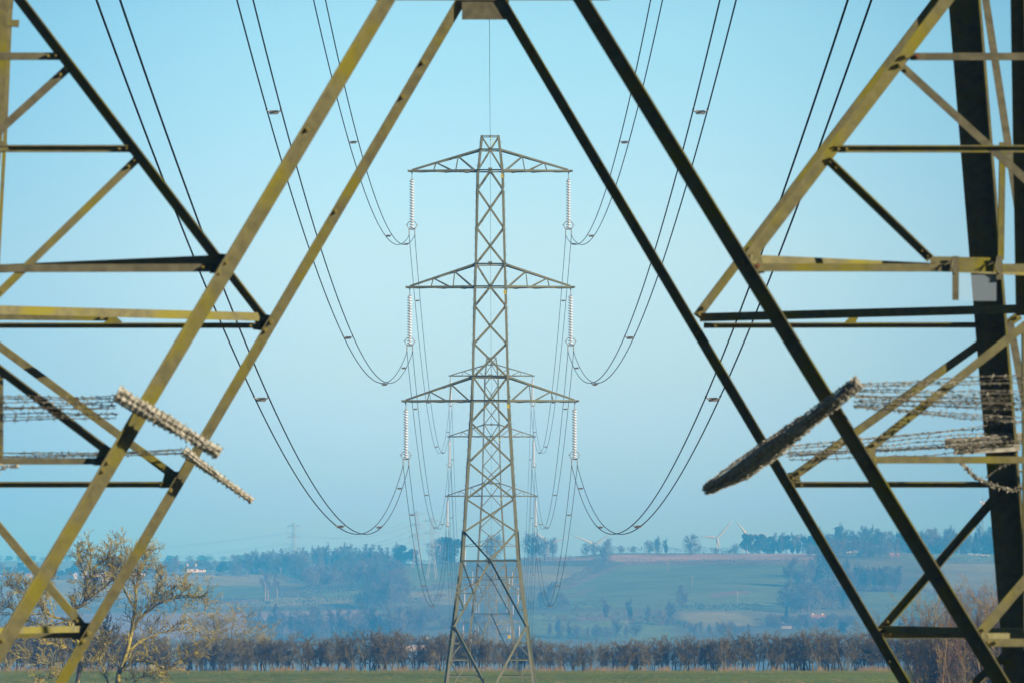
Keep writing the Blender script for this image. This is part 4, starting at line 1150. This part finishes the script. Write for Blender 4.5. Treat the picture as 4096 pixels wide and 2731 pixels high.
# hedgerows: clipped or straggling strips following the land
def hedgerow(pts, h, label, w=3.0, dens=26, m='twig_hill', s=.34, seed=1):
    rg = random.Random(seed); mb = MB(); ps = []
    for a, b in zip(pts, pts[1:]):
        n = max(2, int(math.hypot(b[0] - a[0], b[1] - a[1]) / 6))
        for i in range(n): ps.append(hit(a[0] + (b[0] - a[0]) * i / n, a[1] + (b[1] - a[1]) * i / n))
    ps.append(hit(*pts[-1])); base = ps[0].copy()
    for a, b in zip(ps, ps[1:]):
        L_ = (b - a).length
        if L_ > 140: continue
        for _ in range(int(L_ * dens / 3)):
            t = rg.random(); p = a.lerp(b, t); hh = h * (1 + .55 * mnoise.noise((p.x * .12, p.y * .12, seed)))
            p = V((p.x + rg.gauss(0, w * .4), p.y + rg.gauss(0, w * .4), 0)); z = rg.random() ** .7 * hh; p.z = ground(p.x, p.y) + z
            u = rvec(rg) * s * rg.uniform(.5, 1.3); mb.quad(p - base, u, u.orthogonal().normalized() * u.length * .8)
    if not mb.v: return
    o = mb.build('hedgerow', m, None, False, base); tag(o, label, 'hedge', 'hedgerows between the hill fields')
hedgerow([(2430, 2214), (2600, 2212), (2780, 2213), (2960, 2212)], 5.0, 'dark clipped hedge along the crest above the ploughed strip', seed=1, m='ever')
hedgerow([(2085, 2244), (2220, 2246), (2370, 2238)], 4.0, 'dark hedge under the ploughed patch right of the main pylon', seed=2)
hedgerow([(2480, 2250), (2640, 2252), (2900, 2254), (3120, 2254), (3260, 2252)], 3.4, 'straggling brown hedge between the ploughed strip and the big green field', 5, 18, seed=3)
hedgerow([(2362, 2284), (2320, 2308), (2262, 2334)], 3.6, 'diagonal hedge running down the hill beside the main pylon', seed=4)
hedgerow([(2100, 2434), (2300, 2438), (2425, 2440)], 5.5, 'dark hedge across the hill below three bare trees', seed=5, m='ever')
hedgerow([(2170, 2484), (2320, 2478), (2420, 2476), (2520, 2482), (2600, 2492)], 4.0, 'low hedge curving under the two ivy-clad pollards', seed=6)
hedgerow([(2600, 2492), (2680, 2500), (2760, 2514)], 4.0, 'short hedge continuing right below the pollards', seed=7, m='ever')
hedgerow([(2722, 2440), (2850, 2442), (3000, 2438), (3040, 2438)], 4.5, 'long dark hedge across the middle of the right hill', seed=8, m='ever')
hedgerow([(3420, 2364), (3560, 2366), (3720, 2374), (3960, 2384)], 4.0, 'hedge above the green field on the right', seed=9)
hedgerow([(3700, 2246), (3850, 2248), (4000, 2256), (4120, 2262)], 4.0, 'dark hedge under the sheep pasture on the far right', seed=10, m='ever')
hedgerow([(3850, 2386), (3960, 2382), (4120, 2372)], 4.0, 'hedge at the bottom of the pale field on the far right', seed=11)
hedgerow([(600, 2302), (740, 2299), (900, 2300), (1000, 2306)], 1.3, 'low garden hedge in front of the white bungalow', seed=12)
hedgerow([(815, 2402), (900, 2404), (960, 2404)], 3.0, 'short dark hedge in the pasture on the left slope', seed=13)
hedgerow([(640, 2450), (780, 2450), (940, 2447), (1100, 2444), (1250, 2438)], 9.0, 'tall dark hedge above the ploughed field on the left', 6, 40, seed=14, m='ever')
hedgerow([(1200, 2436), (1340, 2438), (1500, 2432)], 9.0, 'tall dark hedge continuing right above the ploughed field on the left', 6, 40, seed=15, m='ever')
hedgerow([(1200, 2376), (1330, 2370), (1464, 2360)], 5.5, 'dark hedge below the wood on the left hill', 5, 34, seed=16, m='ever')
hedgerow([(1130, 2300), (1200, 2318), (1260, 2330)], 5.0, 'dark hedge slanting down into the left wood', 4, 30, seed=17, m='ever')
hedgerow([(1610, 2356), (1700, 2366), (1820, 2346)], 3.6, 'hedge curving below the green field left of the main pylon', seed=18)
hedgerow([(1590, 2400), (1680, 2412), (1780, 2400)], 5.0, 'lower hedge left of the main pylon', 5, seed=19)
hedgerow([(1570, 2257), (1700, 2258), (1830, 2252)], 4.0, 'hedge on the crest above the green field left of the main pylon', seed=20)
hedgerow([(0, 2318), (250, 2318), (500, 2318), (640, 2314)], 3.0, 'hedge in front of the white farm on the left', seed=21)
hedgerow([(0, 2420), (300, 2424), (640, 2420)], 5.0, 'hedge across the slope behind the ash tree', seed=22, m='ever')

# ------------------------------------------------------------------ buildings on the hill
def house(name, x0, x1, ytop, ybase, roof_frac, label, wall='white_wall', roof='slate', chim=(), windows=(), depth=7.0, gable='x', cat='house', sheet=False):
    p = hit((x0 + x1) / 2, ybase); k = p.y / F
    w = (x1 - x0) * k; h = (ybase - ytop) * k; he = h * (1 - roof_frac)
    root = empty(name, p)
    m = MB(); m.abox(-w / 2, w / 2, -depth / 2, depth / 2, -1.0, he)
    if gable == 'y':
        for s in (-1, 1): m.add([V((-w / 2, s * depth / 2, he)), V((w / 2, s * depth / 2, he)), V((0, s * depth / 2, h))], [(0, 1, 2)])
    else:
        for s in (-1, 1): m.add([V((s * w / 2, -depth / 2, he)), V((s * w / 2, depth / 2, he)), V((s * w / 2, 0, h))], [(0, 1, 2)])
    m.build('wall', wall, root)
    r = MB(); e = .35
    if gable == 'y':
        for s in (-1, 1): r.add([V((s * (w / 2 + e), -depth / 2 - e, he - e * .5)), V((s * (w / 2 + e), depth / 2 + e, he - e * .5)), V((0, depth / 2 + e, h + .12)), V((0, -depth / 2 - e, h + .12))], [(0, 1, 2, 3)])
    else:
        for s in (-1, 1): r.add([V((-w / 2 - e, s * (depth / 2 + e), he - e * .4)), V((w / 2 + e, s * (depth / 2 + e), he - e * .4)), V((w / 2 + e, 0, h + .12)), V((-w / 2 - e, 0, h + .12))], [(0, 1, 2, 3)])
    ro = r.build('roof', roof, root)
    for (cx, ch) in chim:
        c = MB(); X = (cx - (x0 + x1) / 2) * k; c.abox(X - .5, X + .5, -.5, .5, h - .6, h + ch * k); c.abox(X - .58, X + .58, -.58, .58, h + ch * k - .3, h + ch * k - .05); c.build('chimney', wall, ro)
    for (a, b, t, u) in windows:
        X0 = (a - (x0 + x1) / 2) * k; X1 = (b - (x0 + x1) / 2) * k; Z0 = (ybase - u) * k; Z1 = (ybase - t) * k
        f = MB(); f.abox(X0 - .1, X1 + .1, -depth / 2 - .06, -depth / 2 - .002, Z0 - .1, Z1 + .1); fo = f.build('window', 'white_sheet', root)
        g = MB(); g.abox(X0, (X0 + X1) / 2 - .05, -depth / 2 - .075, -depth / 2 - .062, Z0, Z1); g.abox((X0 + X1) / 2 + .05, X1, -depth / 2 - .075, -depth / 2 - .062, Z0, Z1); g.build('pane', 'glass', fo)
    tag(root, label, cat); return root
house('bungalow', 750, 790, 2262, 2287, .42, 'cream bungalow with dark roof and two chimneys on the left hillside', chim=[(750, 9), (784, 9)], windows=[(756, 762, 2275, 2280), (777, 784, 2275, 2280)])
house('cottage_wing', 790, 822, 2265, 2286, .5, 'lower cream wing joined to the right of the two-chimney bungalow', windows=[(800, 803, 2276, 2281), (808, 812, 2276, 2281)], depth=6)
house('barn', 296, 308, 2288, 2313, .3, 'narrow white barn with a pointed gable, leftmost of the white farm', 'white_sheet', 'white_sheet', gable='y', cat='barn', depth=5)
house('farmhouse', 329, 354, 2277, 2312, .45, 'tall white gabled farmhouse behind the ash branches', 'white_wall', 'white_sheet', gable='y', windows=[(337, 340, 2296, 2301), (345, 348, 2296, 2301)], depth=8)
house('shed', 378, 424, 2291, 2306, .25, 'long white farm shed behind the ash branches', 'white_sheet', 'white_sheet', cat='shed')
house('shed', 418, 446, 2286, 2303, .25, 'taller white farm shed at the right end of the long one', 'white_sheet', 'white_sheet', cat='shed', depth=6)
house('shed', 408, 441, 2310, 2321, .2, 'low white shed in front of the farm sheds', 'white_sheet', 'white_sheet', cat='shed', depth=5)
house('shed', 524, 578, 2292, 2306, .3, 'pale shed to the right of the farm behind the pylon brace', 'white_sheet', 'white_sheet', cat='shed')
house('house', 0, 30, 2292, 2306, .5, 'pale house at the left edge of the picture', 'white_wall', 'slate')
house('house', 104, 128, 2292, 2308, .45, 'pale house left of the white farm', 'white_wall', 'tile')
house('barn', 3380, 3434, 2176, 2193, .2, 'pale grey flat-fronted barn in the crest wood', 'white_sheet', 'white_sheet', cat='barn')
house('cottage', 3245, 3299, 2456, 2486, .55, 'red-roofed cottage among the garden trees on the right', 'white_wall', 'tile', chim=[(3252, 5), (3290, 5)])
house('cottage', 3330, 3356, 2470, 2486, .4, 'small pale cottage right of the red-roofed one', 'white_wall', 'tile')
house('cottage', 3124, 3166, 2490, 2512, .4, 'low pale cottage left below the red-roofed one', 'concrete', 'slate', chim=[(3132, 4)])
house('cottage', 3560, 3596, 2210, 2228, .5, 'brick cottage on the crest slope right of the pale barn', 'brick', 'tile', chim=[(3564, 5)])
house('shed', 1395, 1406, 2266, 2273, .4, 'tiny white shed in the left wood', 'white_sheet', 'white_sheet', cat='shed', depth=4)
house('shed', 1502, 1508, 2236, 2246, .4, 'tiny white shed on the crest of the left wood', 'white_sheet', 'white_sheet', cat='shed', depth=4)
house('house', 1590, 1714, 2553, 2600, .5, 'long slate roof with two white chimneys just over the hedge left of the main pylon', 'white_wall', 'slate', chim=[(1593, 6), (1710, 6)])
house('house', 1914, 1931, 2463, 2483, .35, 'small white house seen through the legs of the main pylon', 'white_sheet', 'white_sheet')
house('cottage', 1956, 1978, 2486, 2503, .6, 'dark-roofed cottage seen through the middle of the main pylon', 'white_wall', 'tile')
# wooden poles
def pole(x, yt, yb, label, cross=True):
    p = hit(x, yb); h = (yb - yt) * p.y / F
    m = MB(); m.tube([V((0, 0, -.3)), V((0, 0, h))], [.22, .16], 8)
    root = m.build('wooden_pole', 'pole', None, True, p)
    c = MB(); c.abox(-1.1, 1.1, -.33, -.19, h - .5, h - .3); c.build('cross_bar', 'pole', root); i = MB()
    for s in (-.9, 0, .9): i.lathe([(.05, 0), (.1, .06), (.06, .2), (.02, .25)], (s, -.26, h - .3), 6)
    i.build('pin_insulator', 'porcelain', root)
    tag(root, label, 'pole', 'wooden poles on the hillside')
for a in [(2671, 2247, 2289, 'wooden pole near the top of the big green field'), (2769, 2304, 2352, 'wooden pole in the middle of the big green field'), (2950, 2365, 2418, 'wooden pole low in the big green field, right of the others'),
          (2584, 2194, 2224, 'wooden pole on the ploughed strip, left of two'), (2617, 2194, 2226, 'wooden pole on the ploughed strip, right of two'), (854, 2290, 2320, 'pale pole in the pasture below the white bungalow'),
          (889, 2370, 2412, 'pole beside the short dark hedge on the left slope'), (1123, 2268, 2306, 'pale pole in front of the left wood'), (2500, 2480, 2548, 'left pole of a pair above the hedge right of the main pylon'),
          (2508, 2480, 2548, 'right pole of a pair above the hedge right of the main pylon')]: pole(*a)
# wind turbines beyond the crest
def turbine(hx, hy, tips, label, Y=6500):
    hub = P(hx, hy, Y); zb = ground(hub.x, Y); root = empty('wind_turbine', (hub.x, Y, zb)); H = hub.z - zb
    if H < 12: H = 12
    m = MB(); m.tube([V((0, 2.5, -1)), V((0, 2.5, H))], [1.1, .7], 12); m.build('tower', 'turbine', root, True)
    m = MB(); m.box((0, 2.0, H), V((1.6, 0, 0)), V((0, 3.6, 0)), V((0, 0, 1.6))); m.build('nacelle', 'turbine', root)
    m = MB(); m.lathe([(1.5, -1.6), (1.3, -2.4), (.7, -3.1), (.1, -3.4)], (0, 0, H), 10, 'y'); m.build('hub', 'turbine', root, True)
    for (tx, ty) in tips:
        d = P(tx, ty, Y) - hub; L_ = d.length; u = d.normalized(); n = V((0, -1, 0)); w = u.cross(n).normalized()
        m = MB(); o = V((0, -2.3, H)); pr = [(0, .9, .9), (.08, 1.0, .6), (.2, 1.9, .45), (.5, 1.2, .3), (.8, .7, .18), (1, .2, .08)]
        vs = []; fs = []
        for t, c, th in pr:
            b = o + u * (L_ * t)
            vs += [b - w * c * .6, b - n * th, b + w * c, b + n * th]
        for i in range(len(pr) - 1):
            for j in range(4): fs.append((4 * i + j, 4 * i + (j + 1) % 4, 4 * i + 4 + (j + 1) % 4, 4 * i + 4 + j))
        fs.append((3, 2, 1, 0)); e = 4 * (len(pr) - 1); fs.append((e, e + 1, e + 2, e + 3)); m.add(vs, fs); m.build('blade', 'turbine', root, True)
    tag(root, label, 'wind turbine', 'wind turbines beyond the crest')
turbine(2867, 2151, [(2930, 2077), (2800, 2143), (2882, 2196)], 'white wind turbine with all three blades showing beside the big oak')
turbine(2988, 2142, [(2941, 2078), (3066, 2131), (2970, 2220)], 'white wind turbine half hidden behind the conical evergreen')
turbine(2377, 2178, [(2281, 2134), (2444, 2129), (2380, 2255)], 'white wind turbine whose two blades make a wide V above the oak pair')
turbine(2192, 2172, [(2272, 2147), (2124, 2112), (2180, 2250)], 'white wind turbine behind the domed trees right of the main pylon')
# radio mast
def mast():
    Y = 4700.0; p = P(3930, 2225, Y); p.z = ground(p.x, Y); top = P(3930, 1945, Y).z - p.z; root = empty('radio_mast', p)
    m = MB(); r = .9
    cs = [V((r * math.cos(a), r * math.sin(a), 0)) for a in (.5, 2.6, 4.7)]
    for c in cs: m.tube([c + V((0, 0, -.5)), c * .7 + V((0, 0, top * .85))], .12, 4)
    n = 26
    for i in range(n):
        z0, z1 = top * .85 * i / n, top * .85 * (i + 1) / n
        for j in range(3): a, b = cs[j], cs[(j + 1) % 3]; m.tube([a * .85 + V((0, 0, z0)), b * .85 + V((0, 0, z1))], .07, 3)
    m.tube([V((0, 0, top * .84)), V((0, 0, top))], .08, 5); m.build('lattice_mast', 'steel_far', root)
    d = MB()
    for (s, z) in ((-1, .80), (1, .785), (.4, .77), (-1.2, .62)): d.lathe([(.1, 0), (.9, -.25), (.95, -.3), (.9, -.55), (.1, -.6)], V((s * 1.3, -1.0, top * z)), 10, 'y')
    d.build('dish_aerial', 'white_sheet', root); tag(root, 'slim radio mast with white dishes behind the right-hand pylon leg', 'mast')
mast()
# sheep
def sheep():
    root = empty('sheep'); m = MB(); m.ball((0, 0, .62), .55, .28, .3, 8, 6)
    m.tube([(.42, 0, .78), (.62, 0, .95)], [.14, .11], 6); m.build('fleece', 'wool', root, True)
    h = MB(); h.tube([(.58, 0, .97), (.82, 0, .86)], [.11, .06], 6); h.tube([(.62, -.16, 1.0), (.62, .16, 1.0)], .035, 4)
    for x in (-.32, .3):
        for y in (-.13, .13): h.tube([(x, y, .42), (x + .02, y, .2), (x, y, 0)], [.06, .045, .04], 5)
    h.build('face_and_legs', 'skin_dark', root, True); return root
s0 = sheep(); srg = random.Random(4)
for i in range(22):
    o = s0 if i == 0 else copy_tree(s0); x = 3872 + i * 3.9 + srg.uniform(-1.5, 1.5); p = hit(x, 2220 + .045 * (x - 3872) + srg.uniform(-1, 1.6))
    o.location = p; o.rotation_euler = (0, 0, srg.uniform(0, 6.28)); o.scale = (1.25,) * 3
    tag(o, 'white sheep in the line grazing under the crest wood on the far right', 'sheep', 'sheep grazing in a line on the far right')

# ------------------------------------------------------------------ air, sky, sun, camera
hz = MB(); hz.abox(-3200, 3200, -320, 7700, -49, 92); 
hm = D.materials.new('thin_blue_haze'); nt, N, L, b = nodes(hm)
N.remove(b); pv = N.new('ShaderNodeVolumePrincipled'); pv.inputs['Density'].default_value = 3.3e-4; pv.inputs['Color'].default_value = (.055, .42, 1.0, 1); pv.inputs['Absorption Color'].default_value = (1, 1, 1, 1)
pv.inputs['Anisotropy'].default_value = -.4
L.new(pv.outputs['Volume'], N['Material Output'].inputs['Volume'])
ho = hz.build('haze', hm); tag(ho, kind='stuff')

SAZ, SEL = math.radians(118), math.radians(20)
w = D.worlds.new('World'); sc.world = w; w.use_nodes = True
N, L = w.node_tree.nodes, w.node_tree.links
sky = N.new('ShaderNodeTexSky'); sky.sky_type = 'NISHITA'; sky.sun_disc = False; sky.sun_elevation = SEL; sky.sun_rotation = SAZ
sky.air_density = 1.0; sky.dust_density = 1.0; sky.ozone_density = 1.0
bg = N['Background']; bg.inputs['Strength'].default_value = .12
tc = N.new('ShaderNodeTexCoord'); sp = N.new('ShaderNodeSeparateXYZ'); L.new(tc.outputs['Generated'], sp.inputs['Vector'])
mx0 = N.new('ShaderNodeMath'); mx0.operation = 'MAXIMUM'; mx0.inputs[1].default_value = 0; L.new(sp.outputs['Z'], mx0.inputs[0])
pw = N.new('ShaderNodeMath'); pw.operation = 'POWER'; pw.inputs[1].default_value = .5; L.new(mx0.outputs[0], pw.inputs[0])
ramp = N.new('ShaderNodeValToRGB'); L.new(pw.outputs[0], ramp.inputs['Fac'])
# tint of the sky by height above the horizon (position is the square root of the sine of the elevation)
SKY_TINT = [(0.0, (0.42, 1.05, 6.0)), (0.109, (0.505, 1.137, 6.0)), (0.143, (0.581, 1.168, 3.326)), (0.195, (0.705, 1.129, 2.18)), (0.245, (0.794, 1.125, 1.735)), (0.315, (0.64, 1.045, 1.393)), (0.38, (0.45, 0.7, 0.95)), (0.46, (0.2, 0.29, 0.5)), (1.0, (0.12, 0.18, 0.36))]  # high stops lowered to darken the shaded steel
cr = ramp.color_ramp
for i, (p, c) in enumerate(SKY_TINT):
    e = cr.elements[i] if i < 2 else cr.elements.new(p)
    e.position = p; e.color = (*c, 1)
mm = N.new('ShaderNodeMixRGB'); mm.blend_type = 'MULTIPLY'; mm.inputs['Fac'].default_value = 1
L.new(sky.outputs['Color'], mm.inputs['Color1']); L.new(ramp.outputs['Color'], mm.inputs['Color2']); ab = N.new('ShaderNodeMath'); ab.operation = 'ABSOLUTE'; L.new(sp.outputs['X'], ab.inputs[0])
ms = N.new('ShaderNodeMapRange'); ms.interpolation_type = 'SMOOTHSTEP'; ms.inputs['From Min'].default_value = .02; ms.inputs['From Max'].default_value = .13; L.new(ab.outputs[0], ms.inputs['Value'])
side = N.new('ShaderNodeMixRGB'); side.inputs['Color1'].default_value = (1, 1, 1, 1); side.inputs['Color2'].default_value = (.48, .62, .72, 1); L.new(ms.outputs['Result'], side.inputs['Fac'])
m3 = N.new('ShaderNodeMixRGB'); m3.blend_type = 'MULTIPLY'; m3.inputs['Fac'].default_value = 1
L.new(mm.outputs['Color'], m3.inputs['Color1']); L.new(side.outputs['Color'], m3.inputs['Color2']); # added dimming: sideways as lens falloff, behind the camera to deepen shade on steel
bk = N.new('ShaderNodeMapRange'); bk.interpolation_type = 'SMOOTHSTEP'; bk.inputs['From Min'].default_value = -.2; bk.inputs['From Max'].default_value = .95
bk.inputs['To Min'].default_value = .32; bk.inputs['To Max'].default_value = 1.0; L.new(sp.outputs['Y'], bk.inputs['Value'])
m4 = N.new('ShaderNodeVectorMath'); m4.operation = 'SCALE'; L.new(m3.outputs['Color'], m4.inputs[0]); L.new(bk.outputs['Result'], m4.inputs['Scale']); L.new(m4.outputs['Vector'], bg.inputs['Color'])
sl = D.lights.new('sun', 'SUN'); sl.energy = 5.0; sl.angle = math.radians(.5); sl.color = (1.0, .91, .88)
so = D.objects.new('sun', sl); COL.objects.link(so)
sv = V((math.sin(SAZ) * math.cos(SEL), math.cos(SAZ) * math.cos(SEL), math.sin(SEL)))
so.rotation_euler = sv.to_track_quat('Z', 'Y').to_euler(); so.location = (60, -60, 40)

cam = D.cameras.new('camera'); co = D.objects.new('camera', cam); COL.objects.link(co); sc.camera = co
cam.lens = 200; cam.sensor_width = 36; co.location = EYE; co.rotation_euler = (math.pi / 2, 0, 0)
cam.shift_y = (HY - 1365.5) / 4096; cam.clip_start = .5; cam.clip_end = 20000
cam.dof.use_dof = True; cam.dof.focus_distance = 484; cam.dof.aperture_fstop = 8.0
vs = sc.view_settings; vs.view_transform = 'Standard'; vs.look = 'None'; vs.exposure = 0.4; vs.gamma = 1; vs.use_curve_mapping = False
sc.cycles.volume_bounces = 0; sc.cycles.max_bounces = 6; sc.cycles.diffuse_bounces = 2; sc.cycles.transparent_max_bounces = 12
sc.cycles.use_denoising = True
